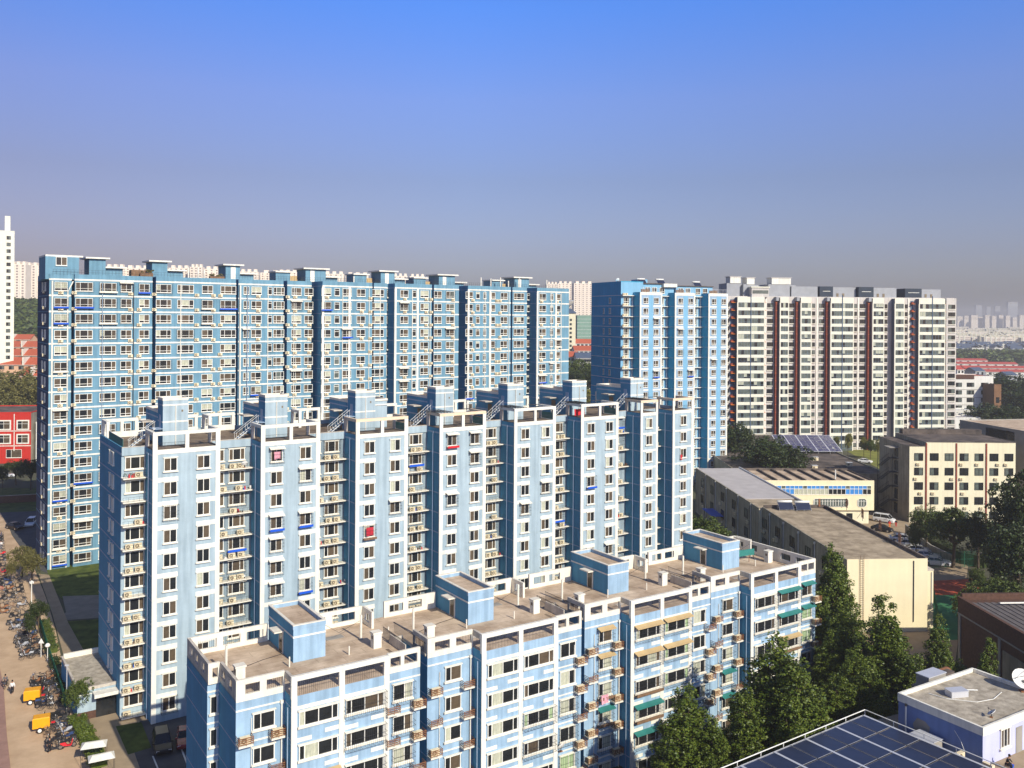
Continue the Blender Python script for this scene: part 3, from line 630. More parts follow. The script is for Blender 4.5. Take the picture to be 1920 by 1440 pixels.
    for u, h in ((26, 2.2), (28, 2.4), (29.2, 1.8), (60, 2), (63, 1.6), (98, 2.4), (101, 2.2), (104, 2.6), (106.5, 1.8), (110, 2.5), (119, 2.4)): g.cyl((u, 4, ZT-1), (u, 4, ZT-1+h+1), .16, .16, 'white', 6)
    b.mb('vent_pipe', g); return b
AA = rear_block()
def heater(b, u, v, z, lab, group=None, w=1.9, rz=0):
    t = thing('solar_water_heater', lab, 'solar heater', on(b, u, v, z), b.h+rz, group)
    m = MB(); m.cyl((-w/2, .9, 1.45), (w/2, .9, 1.45), .24, .24, 'pipe', 12); m.build('water_tank', t, True)
    m = MB(); m.quad((-w/2+.05, -.35, .18), (w/2-.05, -.35, .18), (w/2-.05, .75, 1.35), (-w/2+.05, .75, 1.35), 'pv'); m.quad((-w/2+.05, .78, 1.31), (w/2-.05, .78, 1.31), (w/2-.05, -.32, .14), (-w/2+.05, -.32, .14), 'alu'); m.build('collector', t)
    m = MB()
    for x in (-w/2+.05, 0, w/2-.05): m.bar((x, -.35, .14), (x, .9, 1.45), .03, 'alu').bar((x, .9, 0), (x, .9, 1.3), .03, 'alu').bar((x, -.35, 0), (x, -.35, .2), .03, 'alu')
    m.build('stand', t); return t
def planter(b, u, v, z, lab, w, h, leaf, cat='planter'):
    t = thing('planter_box', lab, cat, on(b, u, v, z), b.h); m = MB(); m.box(-w/2, w/2, -.35, .35, 0, h*.45, 'wood'); m.build('box', t)
    m = MB(); foliage(m, [(random.uniform(-w/2, w/2), random.uniform(-.3, .3), h*.45+random.uniform(0, h*.4), .22) for _ in range(int(w*4)+4)], 18, .14, leaf); m.build('plants', t); return t
planter(AA, 17.2, 1.4, 54.9, 'wooden planter of shrubs on the rear slab roof after the second stair room', 2.4, 1.6, 'olive')
planter(AA, 31.0, 1.6, 54.9, 'bushy brown planter on the rear slab roof right of the third stair room', 3, 1.2, 'olive')
m = MB(); m.box(14.6, 17.4, 2.2, 4.2, 53.9, 56.2, 'wood'); m.v = [tuple(AA.M @ Vector(p)) for p in m.v]; 
tag(m.build('crate_stack'), 'stack of brown timber crates by the third roof room of the rear slab', 'crates')
# ================================================================ FRONT SLAB (six storeys, four stair units)
def front_block():
    b = Bld('apartment_block', 'six-storey blue block nearest the viewer with white parapets and brown flat roof', 'apartment building', (-17.887, 72.9), 33.4)
    P = 18.3; ZT = 17.9; ZD = 16.25; VB = 13.76; W = MB(); T = MB(); zf = [-1.3+2.8*k for k in range(6)]; LS = 1.6
    for k in range(4):
        u = P*k; a = u-4.06 if k == 0 else u-4.85; e = u+12.0; nxt = u+P-4.85 if k < 3 else e
        W.box6(a, e, LS+.02, 6.62, 0, ZD, 'blueC', 'roof', 'blueshade'); W.box6(u, u+8.78, -.02, LS+.02, 0, ZD, 'blueC', 'roof', 'blueshade'); W.box6(u+8.78, e, .3, LS+.02, 0, ZD, 'blueC', 'roof', 'blueshade')
        W.box6(a-(.97 if k == 0 else 0), nxt, 6.62, VB, 0, ZD-.01, 'blueC', 'roof', 'blueshade')
        def para(x0, y0, x1, y1, op, side='f', th=.25, zb=ZD, k2='whitec', rails=True, low=0):
            """parapet wall with window-like openings between two plan points (axis aligned)"""
            m = MB(); rl = MB(); hor = abs(x1-x0) > abs(y1-y0); Ln = abs(x1-x0) if hor else abs(y1-y0); s0 = min(x0, x1) if hor else min(y0, y1)
            z0 = ZD-.12-low; z1 = ZD+.40-low; z2 = ZT-.42; pos = 0.
            def bx(q0, q1, za, zb_):
                if hor: m.box(s0+q0, s0+q1, y0, y0+th, za, zb_, k2)
                else: m.box(x0, x0+th, s0+q0, s0+q1, za, zb_, k2)
            bx(0, Ln, z2, ZT); bx(0, Ln, z0, z1); c = 0
            for (g0, g1) in op: bx(c, g0, z1, z2); c = g1
            bx(c, Ln, z1, z2)
            for (g0, g1) in op:
                n = max(2, int((g1-g0)/.16))
                for j in range(n):
                    q = s0+g0+(g1-g0)*(j+.5)/n
                    if hor: rl.bar((q, y0+th*.6, z1), (q, y0+th*.6, z2-.05), .012, 'iron')
                    else: rl.bar((x0+th*.6, q, z1), (x0+th*.6, q, z2-.05), .012, 'iron')
            b.mb('parapet', m); b.mb('railing', rl)
        sw = u-a
        para(a, LS, u-.02, LS, [(.75, sw*.48), (sw*.62, sw-.15)])
        if k == 0: para(a, LS+.25, a, 6.37, [(1.0, 2.2), (3.0, 4.2)], k2='dirtyw')
        else: para(a, LS+.25, a, 4.6, [(.5, 2.6)], k2='dirtyw')
        # main bay: deep terrace openings
        m = MB(); rl = MB()
        m.box(u-.03, u+8.81, -.08, .25, ZT-.42, ZT, 'white')
        for q in (u-.03, u+4.15, u+8.31): m.box(q, q+.5, -.07, .24, ZD-.2 if q != u+4.15 else ZD-.4, ZT-.42, 'white')
        m.box(u-.03, u+.22, .25, LS+.02, ZT-.55, ZT-.01, 'dirtyw')
        n = 0
        for q in [u+.55+j*.17 for j in range(46)]:
            if abs(q-u-4.4) > .3: rl.bar((q, .1, ZD-.1), (q, .1, ZT-.9), .012, 'iron'); rl.bar((q, 1.9, ZD), (q, 1.9, ZT-.7), .012, 'iron')
        for y, z in ((.1, ZT-.9), (1.9, ZT-.7)): rl.bar((u+.4, y, z), (u+8.4, y, z), .022, 'iron')
        b.mb('parapet', m); b.mb('railing', rl)
        para(u+8.81, .28, e, .28, [(.25, 1.25), (1.6, 2.9)] if k < 3 else [(.5, 1.6), (1.8, 2.9)])
        if k == 3: para(e-.25, .55, e-.25, VB-.3, [(1, 2.6), (3.4, 5.0), (6.2, 7.6), (8.8, 10.2), (11.2, 12.4)], k2='whitec')
        # back wall parapets, stepped line behind stair room
        aa = a-(.97 if k == 0 else 0)
        para(aa if k == 0 else a+1.2, VB-.3, u+2.4, VB-.3, [(.9, 2.6), (3.2, 4.8), (5.4, 7.0)] if k == 0 else [(.6, 2.2), (2.8, 4.4)]); para(u+5.8, VB-.3, u+12.2, VB-.3, [(.4, 2.4), (3.2, 5.6)])
        para(u+12.2, VB-2.6, u+12.2, VB-.3, [(.6, 1.7)], k2='whitec')
        if k == 0: para(aa, 6.62, aa, VB-.3, [(1.0, 2.2), (3.2, 4.4), (5.2, 6.2)], k2='dirtyw'); para(aa, 6.37, a, 6.37, [(.35, .8)], k2='whitec'); para(a+1.0, 8.8, u+2.4, 8.8, [(.7, 2.6), (3.2, 5.2)]) if 0 else None
        # lightwell between units with screen
        if k < 3:
            m = MB(); m.box(e+.0, e+.1, 3.3, 6.6, ZD-.1, ZD+.9, 'dirtyw').box(nxt-.1, nxt, 1.9, 6.6, ZD, ZD+.25, 'dirtyw').box(e, nxt, 6.6, 6.75, ZD, ZD+.5, 'dirtyw')
            for q in range(34): m.bar((nxt-.05, 1.9+q*.2, ZD+.2), (nxt-.05, 1.9+q*.2, ZD+1.2), .014, 'iron'); m.bar((e+.2+.0, 4.5+q*.12, ZD), (e+.2, 4.5+q*.12, ZD+1.0), .014, 'iron')
            m.bar((nxt-.05, 1.9, ZD+1.2), (nxt-.05, 8.6, ZD+1.2), .025, 'iron').bar((e+.2, 4.5, ZD+1.0), (e+.2, 8.5, ZD+1.0), .025, 'iron'); b.mb('lightwell_rail', m)
        # stair room with canopy and door
        m = MB(); t = MB(); c0 = u+2.6; c1 = u+5.65
        m.box6(c0, c1, 6.9, VB+.0, ZD-.1, 19.2, 'blueC', 'roof', 'blueshade'); t.box(c0-.04, c1+.04, 6.86, 7.1, 19.2, 19.55, 'blueC').box(c0-.04, c0+.2, 7.1, VB+.04, 19.2, 19.55, 'blueshade').box(c1-.2, c1+.04, 7.1, VB+.04, 19.2, 19.55, 'blueC').box(c0+.2, c1-.2, VB-.2, VB+.04, 19.2, 19.55, 'blueC')
        t.box(c0-.06, c1+.06, 6.84, 7.12, 19.55, 19.62, 'whitec').box(c0-.06, c0+.22, 7.12, VB+.06, 19.55, 19.62, 'whitec').box(c1-.22, c1+.06, 7.12, VB+.06, 19.55, 19.62, 'whitec').box(c0+.22, c1-.22, VB-.22, VB+.06, 19.55, 19.62, 'whitec')
        t.box(c0-.04, c1+.04, 6.87, 6.9, 18.45, 18.6, 'white').box(c0-.03, c0, 6.9, VB, 18.45, 18.6, 'white').box(c0-.95, c0-.03, 9.3, 10.9, 18.3, 18.42, 'whitec')
        sr = b.mb('stair_room', m, True); t.build('coping', sr)
        d = MB(); d.box(c0-.08, c0, 9.55, 10.6, ZD, 18.2, 'whitec').box(c0-.1, c0-.08, 9.7, 10.45, ZD+.05, 18.05, 'glass'); d.build('door', sr)
        # chimneys, vent pipes
        for (cu, cv) in ((u-2.7, 5.3), (u+10.5, 6.4)):
            m = MB(); m.box(cu-.4, cu+.4, cv-.35, cv+.35, ZD, ZD+1.35, 'white').box(cu-.48, cu+.48, cv-.43, cv+.43, ZD+1.35, ZD+1.5, 'whitec').box(cu-.41, cu-.4, cv-.15, cv+.15, ZD+.85, ZD+1.15, 'acd'); b.mb('chimney', m)
            m = MB(); m.cyl((cu-.4, cv+2.6, ZD), (cu-.4, cv+2.6, ZD+2.4), .12, .12, 'whitec', 8).cyl((cu-.4, cv+2.6, ZD), (cu-.4, cv+2.6, ZD+.12), .2, .2, 'concrete', 8); b.mb('vent_pipe', m)
        for (cu, cv, h) in ((u+2.0, 6.2, .9), (u+7.6, 6.0, .8), (u+13.5, 10, .3)):
            m = MB(); m.cyl((cu, cv, ZD), (cu, cv, ZD+h), .07, .07, 'whitec', 6); b.mb('vent_pipe', m)
        # facade trim
        for q in (u-.03, u+4.15, u+8.31): T.box(q, q+.5, -.09, -.02, 0, ZD-.2 if q != u+4.15 else ZD-.41, 'white')
        T.box(u+.47, u+8.31, -.05, -.02, ZD-1.15, ZD-.85 if k != 3 else ZD-.8, 'white')
        for z in zf[1:]:
            for q0, q1, dz in ((.47, 1.75, -.15), (2.9, 4.15, .12), (4.65, 5.9, -.15), (7.1, 8.31, .12)): T.box(u+q0, u+q1, -.05, -.02, z-.0+dz-.15, z+dz+.2, 'white')
        for z in zf[1:] + [ZD-1.0+1.3-.3]:
            zz = z if z < ZD-1 else ZD-.85
            T.box(a, u-.1, LS-.03, LS+.02, zz-.05, zz+.08, 'white').box(a-.03, a, LS, 6.62 if k == 0 else 6.6, zz-.05, zz+.05, 'pipeb').box(u+8.81, e, .26, .3, zz-.05, zz+.08, 'white').box(u-.03, u, -.02, LS, zz-.05, zz+.05, 'pipeb')
            if k == 0: T.box(aa-.03, aa, 6.62, VB, zz-.05, zz+.05, 'pipeb').box(aa, a-.03, 6.58, 6.62, zz-.05, zz+.1, 'white')
        T.cyl((u-.30, LS-.12, 0), (u-.30, LS-.12, ZD-.9), .07, .07, 'white', 6).box(u-.42, u-.18, LS-.2, LS, ZD-.95, ZD-.7, 'white').cyl((u-.14, .5, 0), (u-.14, .5, ZD-1.0), .05, .05, 'pipeb', 6)
        T.cyl((a+1.25, LS-.07, 0), (a+1.25, LS-.07, ZD-1.6), .035, .035, 'white', 5).cyl((e-.95, .2, 0), (e-.95, .2, ZD-1.6), .035, .035, 'white', 5)
        # windows, ledges, cages
        for r, z in enumerate(zf):
            zw = z+.98; A4 = (.55, 1.4, 1.4, .6)
            for j, (c, ww) in enumerate(((2.33, 3.4), (6.5, 3.5))):
                b.add(window(ww, 1.25, A4, 0, 'C', random.randrange(6)), u+c, -.02, zw, 0, 3.4)
                cg = {(0, 1, 5): (None, None), (0, 1, 4): (None, None), (0, 0, 3): ('tan', None), (0, 1, 3): (None, None), (1, 1, 3): (None, None), (1, 1, 2): (None, None), (2, 0, 5): ('tan', None), (2, 1, 5): ('tan', None), (2, 0, 4): ('tan', None), (2, 1, 4): ('tan', None),
                      (2, 0, 3): (None, 'wood'), (2, 1, 3): (None, None), (2, 0, 2): ('teal', 'wood'), (2, 0, 1): ('teal', None), (3, 0, 5): (None, None), (3, 1, 5): ('teal', None), (3, 0, 4): (None, None), (3, 1, 4): ('teal', None), (3, 1, 3): ('tan', 'wood'), (3, 0, 3): (None, None)}.get((k, j, r))
                if cg: b.add(cage(ww, 1.25, *cg), u+c, -.08, zw, 0, 3.4)
            ws = (1.75 if k == 0 else 1.7)
            b.add(window(ws, 1.35, (.7, 1.3), 0, 'C', random.randrange(6)), (a+u)/2+.25, LS, zw-.1, 0, 1.8)
            if k >= 2: b.add(cage(ws, 1.35, {(2, 5): 'tan', (2, 4): 'tan', (2, 2): 'teal', (3, 2): 'teal', (3, 1): 'teal'}.get((k, r)), {(2, 3): 'wood', (2, 2): 'wood'}.get((k, r))), (a+u)/2+.25, LS-.05, zw-.1, 0, 1.8)
            b.add(window(1.9, 1.45, (1, .7), 0, 'C', random.randrange(6)), u+10.25, .3, zw-.05, 0, 1.9)
            if k in (0, 3) or r < 4: b.add(cage(1.8, 1.4, 'teal' if k == 3 and r > 3 else ('tan' if k == 2 and r > 3 else None), None), u+10.3, .25, zw-.05, 0, 1.8)
            def ledge(m):
                m.box(-.6, .6, -.75, 0, -.14, 0, 'whitec')
                for q in (.12, .28, .44, .6): m.box(-.62, .62, -.78, -.75, q, q+.06, 'rust').box(-.62, -.59, -.75, 0, q, q+.05, 'rust').box(.59, .62, -.75, 0, q, q+.05, 'rust')
                for q in (-.62, 0, .59): m.box(q, q+.03, -.8, -.77, 0, .68, 'rust')
            L = simple(('cl',), 'ledge', ledge)
            for (lu, lv, pr) in ((a+.62, LS, .75), (u-.75, LS, .3 if k < 2 else .8), (e-.35, .3, .8), (u+9.1, .3, .25)):
                if lu == u+9.1 and k > 0: continue
                zl = z+.1; b.add(L, lu, lv, zl, 0, 1.2)
                if random.random() < pr: b.add(ac(0), lu+random.uniform(-.08, .08), lv-.2, zl, 0, .85)
            if k == 0:
                b.add(window(.55, 1.5, (1,), 0, 'C', 0), a-.45, 6.62, zw-.15, 0, .7)
        if k == 3: m = MB()
    b.mb('wall', W, True); b.mb('trim', T); return b
CC = front_block()
m = MB(); m.box(-1.5, 1.5, -.04, .04, .55, 1.35, 'teal').bar((-1.4, 0, 0), (-1.4, 0, .6), .03, 'iron').bar((1.4, 0, 0), (1.4, 0, .6), .03, 'iron').bar((0, -.8, 0), (0, -.8, .9), .04, 'rust')
o = m.build('tarpaulin_screen', loc=on(CC, 63.5, 8.6, 16.25), rz=R(25)); tag(o, 'teal green tarpaulin screen on the roof near the right end of the front block', 'tarpaulin')
laundry(CC, 36.0-2.0, 1.0, -1.3+2.8*3+1.2, 'pink', 'pink towels drying below the small teal awning on the third unit', .9, .9)
dish(on(CC, 27.6, .0, -1.3+2.8*2+.2), R(40), .45, 'dark satellite dish on a low ledge right of the second unit')

for k in range(4):
    u = 18.3*k; pts = [(u-3, 7.6, 16.3), (u+.5, 9.0, 16.28), (u+2.4, 9.4, 16.3)]; m = MB(); [m.cyl(pts[i], pts[i+1], .025, .025, 'iron', 5) for i in (0, 1)]; pts = [(u+5.7, 8.5, 18.9), (u+8, 9.4, 17.2), (u+10.6, 9.0, 18.3)]; [m.cyl(pts[i], pts[i+1], .018, .018, 'iron', 5) for i in (0, 1)]; CC.mb('roof_cable', m)
    m = MB(); m.box(u+7.2, u+9.0, 10.4, 11.3, 16.245, 16.28, 'concrete').box(u+1.0, u+2.0, 3.4, 3.9, 16.245, 16.30, 'dirtyw').box(u+11.0, u+11.3, 2.2, 5.4, 16.245, 16.27, 'roofB'); CC.mb('roof_patch', m)
# ================================================================ BLUE TOWER (centre right, behind)
def blue_tower():
    b = Bld('apartment_tower', 'blue high-rise tower with dark gable and pale framed bays right of the gap', 'apartment building', (35.2, 244.5), 23.4)
    W = MB(); T = MB(); FH = 2.9; ZT = 54.2; VB = 20.6; u0 = -3.95; bays = [(0, 7.15), (11.4, 6.75), (22.75, 6.7)]
    W.box6(u0, 29.4, 3.5, VB, 0, ZT-.2, 'blueE', 'roofB', 'blueEshade')
    for u, wd in bays: W.box6(u, u+wd, 0, 3.5, 0, ZT+.3, 'blueE2', 'roofB', 'blueEshade')
    W.box6(u0, 3.2, 3.55, VB-.02, ZT-.2, ZT+3.1, 'blueE', 'roofB', 'blueEshade'); W.box6(3.2, 15, 6, VB-.5, ZT-.2, ZT+2.8, 'blueE', 'roofB'); W.box6(16.5, 29.2, 7, VB-.5, ZT-.2, ZT+2.4, 'blueE', 'roofB', 'blueEshade')
    W.box(5, 8, 9, 13, ZT+2.8, ZT+4.2, 'blueE'); b.mb('wall', W, True)
    zb = [53.6-FH*k for k in range(19)]
    for i, (u, wd) in enumerate(bays):
        T.box(u-.02, u+.42, -.06, .1, 0, ZT+.2, 'white').box(u+wd-.42, u+wd+.02, -.06, .1, 0, ZT+.2, 'white'); T.box(u+.42, u+wd-.42, -.05, 0, ZT-.5, ZT+.31, 'white')
        T.box(u+2.85, u+4.3, -.02, 0, 0, ZT-.5, 'blueE')
        for z in zb[1:]: T.box(u+.42, u+2.85, -.045, 0, z-.28, z+.15, 'white').box(u+4.3, u+wd-.42, -.045, 0, z-.28, z+.15, 'white').box(u-.03, u-.001, .1, 3.5, z-.1, z+.05, 'pipeb')
        for x in (u-1.5, u-.4): T.cyl((x, 3.35, 0), (x, 3.35, ZT-.5), .1, .1, 'white', 6)
        for c in (1.85, 5.25):
            for z in zb: 
                b.add(window(1.55, 1.6, (1.3, .8) if c < 3 else (.8, 1.3), .3, 'A', random.randrange(5)), u+c, 0, z-2.25, 0, 1.5)
                if random.random() < .14: b.add(cage(1.5, 1.5, random.choice(['whitec', None]), random.choice(['bluetray', None, None])), u+c, -.05, z-2.25, 0, 1.5)
        rl = MB(); rl.box(u+.6, u+3.2, .3, .6, ZT+.3, ZT+1.1, 'wood'); [rl.bar((u+.4+q*.5, .2, ZT+.3), (u+.4+q*.5, .2, ZT+1.5), .03, 'alu') for q in range(13)]; rl.bar((u+.4, .2, ZT+1.4), (u+wd-.4, .2, ZT+1.4), .03, 'alu'); b.mb('railing', rl)
    for ru, rw in ((u0, 3.9), (7.15, 4.2), (18.15, 4.6)):
        for z in zb:
            T.box(ru-.02, ru+rw, 2.5, 3.5, z-.18, z, 'white'); b.add(window(1.7, 1.8, (.7, 1.2, .6), .3, 'A', random.randrange(5)), ru+rw*.42, 3.5, z-2.3, 0, 1.7)
            b.add(ac(0), ru+rw*.35, 3.1, z, 0, .85)
            if ru < 0: b.add(ac(0), ru+.6, 3.1, z, 0, .85)
    for z in zb: T.box(u0-.04, u0, 3.5, VB, z-.1, z+.06, 'pipe')
    for z in zb[0:]:
        b.add(window(1.0, 1.5, (1, 1), 0, 'B', 1), u0, 9.5, z-2.2, -R(90), 1.0)
        if z < 53: b.add(window(.6, 1.5, (1,), 0, 'B', 1), u0, 13, z-2.2, -R(90), .6)
    T.box(u0-.02, 3.22, 3.53, VB, ZT+3.1, ZT+3.3, 'blueEshade').box(3, 15.2, 5.6, VB-.4, ZT+2.8, ZT+3.05, 'darkroof').box(11, 15.5, 5.0, 6.0, ZT+2.0, ZT+3.0, 'white').box(16.3, 29.4, 6.6, VB-.4, ZT+2.4, ZT+2.6, 'darkroof')
    for q in (4, 6.2, 8.4, 11, 18, 20.5, 24, 26.5): b.add(window(1.6, 1.7, (1, 1), .3, 'A', 2), q, 6 if q < 15 else 7, ZT+.2, 0, 1.6)
    b.mb('trim', T); return b
EE = blue_tower()
for u, v, z, lab in ((5.2, 7.2, 57.0, 'dark solar water heater near the left corner of the blue tower roof'), (11.5, 7.2, 57.0, 'dark solar water heater in the middle of the blue tower roof'), (25.0, 8.5, 56.6, 'dark solar water heater at the right end of the blue tower roof')):
    heater(EE, u, v, z, lab, w=2.6)
dish(on(EE, -2.5, 8, 57.3), R(30), .6, 'small satellite dish at the left edge of the blue tower roof')

# ================================================================ CREAM AND RED HIGH-RISE
def cream_tower():
    b = Bld('apartment_tower', 'wide cream high-rise with glazed balconies and brick red columns behind on the right', 'apartment building', (79.98, 315), 6)
    W = MB(); T = MB(); C = MB(); FH = 2.8; ZT = 55.3; VB = 14
    W.box6(-3.7, 82.9, 2.2, VB, 0, ZT, 'greyD', 'greybox', 'darkD')
    bal = [(0, 9.9, 4.9), (15.7, 18.8, 0), (23.4, 27.3, 0), (34.6, 43.1, 38.9), (50.4, 54.6, 0), (58.8, 62.3, 0), (68.0, 78.0, 73.1)]
    for a, c, mid in bal: W.box6(a, c, 0, 2.2, 0, ZT-.4, 'glassg', 'white', 'darkD' if a in (0, 58.8, 68.0) else 'greyD')
    W.box6(79.0, 82.9, .8, 2.2, 0, ZT-.1, 'greyD', 'white', 'darkD'); b.mb('wall', W, True)
    zk = [ZT-2.3-FH*k for k in range(19)]
    for a, c, mid in bal:
        T.box(a-.03, c+.03, -.1, 0, ZT-2.3, ZT-.3, 'cream2'); T.box(a-.15, a+.25, -.13, .05, 0, ZT-2.3, 'cream2').box(c-.2, c+.15, -.13, .05, 0, ZT-2.3, 'cream2')
        if mid: T.box(mid-.12, mid+.12, -.25, 0, 0, ZT+.6, 'darkD')
        for z in zk[1:]: T.box(a+.25, c-.2, -.12, 0, z, z+1.05, 'cream2')
        for z in zk:
            segs = [(a+.25, c-.2)] if not mid else [(a+.25, mid-.15), (mid+.15, c-.2)]
            for s0, s1 in segs: b.add(window(s1-s0, 1.74, (1, 1, 1, 1) if s1-s0 > 3.6 else (1, 1, 1), .3 if random.random() < .5 else 0, 'D', random.randrange(6)), (s0+s1)/2, 0, z-FH+1.05, 0, s1-s0)
    for u0, u1 in ((-3.5, -2.2), (11.8, 14.0), (19.4, 21.8), (28.1, 29.7), (31.2, 33.1), (43.9, 45.5), (46.6, 48.7), (55.2, 57.1), (62.9, 64.8)):
        for z in zk:
            b.add(window(u1-u0, 1.5, (1, 1), 0, 'dark', random.randrange(4)), (u0+u1)/2, 2.2, z-FH+1.15, 0, u1-u0); T.box(u0-.1, u1+.1, 1.85, 2.2, z-FH+.82, z-FH+.98, 'cream2')
    for z in zk: b.add(window(2.6, 1.5, (1, 1), 0, 'dark', random.randrange(4)), 81.1, .8, z-FH+1.15, 0, 2.5); T.box(79.7, 82.5, .5, .8, z-FH+.82, z-FH+.98, 'cream2')
    for u in (14.9, 22.6, 33.9, 49.6):
        C.box(u-.45, u+.4, 1.0, 2.2, 0, ZT-1.6, 'redD')
        for z in zk: C.box(u-.46, u+.42, .96, 1.0, z, z+.12, 'orange')
        T.box(u-.5, u+.5, .3, 2.2, ZT-1.6, ZT-.2, 'greybox')
    for u in (27.8, 43.55, 54.85, 62.55): C.box(u-.12, u+.12, 1.0, 2.2, 0, ZT-2, 'orange')
    for u0, u1 in ((-1.9, -.1), (9.95, 10.9), (66.0, 67.0), (78.15, 78.9)):
        T.box(u0, u1, 2.14, 2.2, 0, ZT-1.2, 'darkD')
        for z in zk: C.box(u0, u1, .7, 2.14, z-.1, z+.05, 'orange' if u0 in (9.95,) else 'plasticorange').box(u0, u1-.2, 1.3, 2.14, z+.05, z+.7, 'redD')
    for u in (11.2, 30.4, 46.0, 65.2): T.box(u-.25, u+.25, 2.0, 2.2, 0, ZT-.3, 'white')
    b.mb('trim', T); b.mb('red_column', C)
    for i, (x0, x1, xe, yt, wht) in enumerate(((1360, 1384, 1400, 531, 1), (1391, 1410, 1420, 533, 1), (1438, 1478, 1490, 533, 1), (1481, 1530, 1531, 537, 0), (1534, 1559, 1603, 537, 0), (1607, 1635, 1679, 538, 0), (1694, 1725, 1762, 541, 0))):
        ua = b.U(x0, 4); ub = b.U(x1, 4); uc = b.U(xe, 5); X, Y, _ = on(b, ua, 4, 0); zt = HC-(yt-HY-ROLL*(x0-CX))/FP*Y; m = MB()
        m.box(ua, ub, 3.5, 12, ZT, zt, 'boxdark' if not wht and i > 3 else 'greybox'); m.box(ub, uc, 5.0, 11.5, ZT, zt-.2, 'greybox')
        if i > 3: m.box(ua+1.2, ub-1.0, 3.44, 3.5, (ZT+zt)/2+.1, (ZT+zt)/2+.25, 'frame')
        if wht: m.box(ua+1.2, ub+.3, 3.3, 8, zt, zt+2.3, 'white').box(ua+.9, ub+.6, 3.1, 8.2, zt+2.3, zt+2.5, 'greyD')
        for q in (ua+1.2, ua+3.4) if i > 2 else (): m.box(ub+.8+(q-ua), ub+1.6+(q-ua), 4.9, 5.0, ZT+.2, ZT+1.4, 'acd')
        b.mb('roof_room', m, True)
    m = MB(); ua = b.U(1407, 1); ub = b.U(1439, 1); m.box(ua, ub, .6, 8, ZT-.3, ZT+3.0, 'greyD').box(ua-.3, ub+.3, .3, 8.2, ZT+3.0, ZT+3.4, 'cream2').box(ua+.3, ub-.2, .55, .6, ZT+.9, ZT+2.1, 'glassg'); b.mb('roof_room', m)
    return b
DD = cream_tower()
# ================================================================ LOW BUILDINGS ON THE RIGHT
def workshop():
    b = Bld('workshop_building', 'long low workshop with brown flat roof, yellow end wall and grimy grey side wall', 'workshop', (51.1, 134.7), 3.6)
    W = MB(); T = MB(); Z = 11.1
    W.box6(0, 12.6, 0, 37.5, 0, Z-.35, 'yellowwall', 'roofF', 'shedwall'); W.box6(-.6, 10.3, 37.5, 83, 0, Z-.5, 'yellowwall', 'roofF', 'shedwall'); W.box(12.6, 14.2, 1.2, 7, 0, 8.9, 'yellowwall'); b.mb('wall', W, True)
    m = MB(); m.box(-.5, 10.2, 46.5, 82.6, Z-.5, Z-.38, 'paleroof'); b.mb('roof_sheet', m)
    T.box(0, 12.6, 0, .12, Z-.35, Z, 'yellowwall').box(0, .25, .12, 37.5, Z-.35, Z-.1, 'shedwall').box(12.3, 12.6, .12, 37.5, Z-.35, Z+.15, 'darkroof').box(.25, 12.3, 37.2, 37.5, Z-.35, Z+.25, 'darkroof').box(10.1, 10.35, 37.5, 83, Z-.5, Z-.1, 'alu').box(-.65, -.4, 37.5, 83, Z-.5, Z-.35, 'shedwall').box(12.6, 14.25, 1.15, 7.05, 8.9, 9.1, 'dirtyw')
    for x in (10.4, 13.9): T.cyl((x, -.1 if x < 12 else 1.1, 1.5 if x < 12 else 3), (x, -.1 if x < 12 else 1.1, Z-.3 if x < 12 else 8.7), .06, .06, 'iron' if x < 12 else 'pipe', 6)
    for v in (5, 12, 19, 26, 33, 42, 50, 58, 66, 74):
        x = 0 if v < 37 else -.6; T.cyl((x-.12, v, 0), (x-.12, v, Z-.6), .07, .07, 'pipe', 6).box(x-.25, x, v-.15, v+.15, Z-.75, Z-.4, 'whitec').box(x-.18, x-.001, v+.6, v+.9, 0, Z-1, 'shedwall')
        for z in (7.2, 3.4):
            b.add(window(2.0, 1.9, (1, 1), .35, 'dark', v % 3), x, v+3, z, -R(90), 2.0); 
            if random.random() < .8: b.add(ac(1 if random.random() < .4 else 0), x, v+1.6+random.random()*2, z-1.0, -R(90), .9)
            if random.random() < .5: b.add(ac(0), x, v+4.6, z-1.2, -R(90), .9)
    T.box(-3.2, -.6, 60, 68, 4.0, 4.1, 'bluetray')
    b.mb('trim', T)
    l = MB()
    for x in (2.0, 2.55): l.bar((x, -.15, 1.5), (x, -.15, Z+.6), .035, 'wood')
    for q in range(30): l.bar((2.0, -.15, 1.6+q*.33), (2.55, -.15, 1.6+q*.33), .02, 'wood')
    b.mb('ladder', l)
    m = MB(); m.box(11.0, 11.35, 37, 37.1, Z, Z+1.5, 'rust'); b.mb('vent_pipe', m); return b
FF = workshop()
heater(FF, 4.0, 35.5, 10.8, 'left one of two solar water heaters with white tanks on the workshop roof', w=2.9)
heater(FF, 7.2, 35.0, 10.8, 'right one of two solar water heaters with white tanks on the workshop roof', w=2.9)
def rooftop_sign(x, y, Y, z, h, lab, seed):
    rnd = random.Random(seed); p = at(x, y, Y); m = MB(); w = h*.55
    for i in range(3):
        zz = h*(.2+.3*i); m.box(-w/2, w/2, -.04, .04, zz, zz+.10, 'brown')
    for q in (-w/2, 0, w/2-.08): m.box(q, q+.09, -.05, .05, .1, h*(.75+.2*rnd.random()), 'brown')
    for i in range(4): m.bar((rnd.uniform(-w/2, 0), 0, rnd.uniform(.2, h)), (rnd.uniform(0, w/2), 0, rnd.uniform(.2, h)), .05, 'brown')
    m.bar((0, 0, -.4), (0, 0, .3), .05, 'iron').bar((0, .05, h*.7), (0, 1.0, 0), .03, 'iron')
    tag(m.build('sign_letter', loc=(p[0], p[1], z), rz=R(85)), lab, 'rooftop sign')
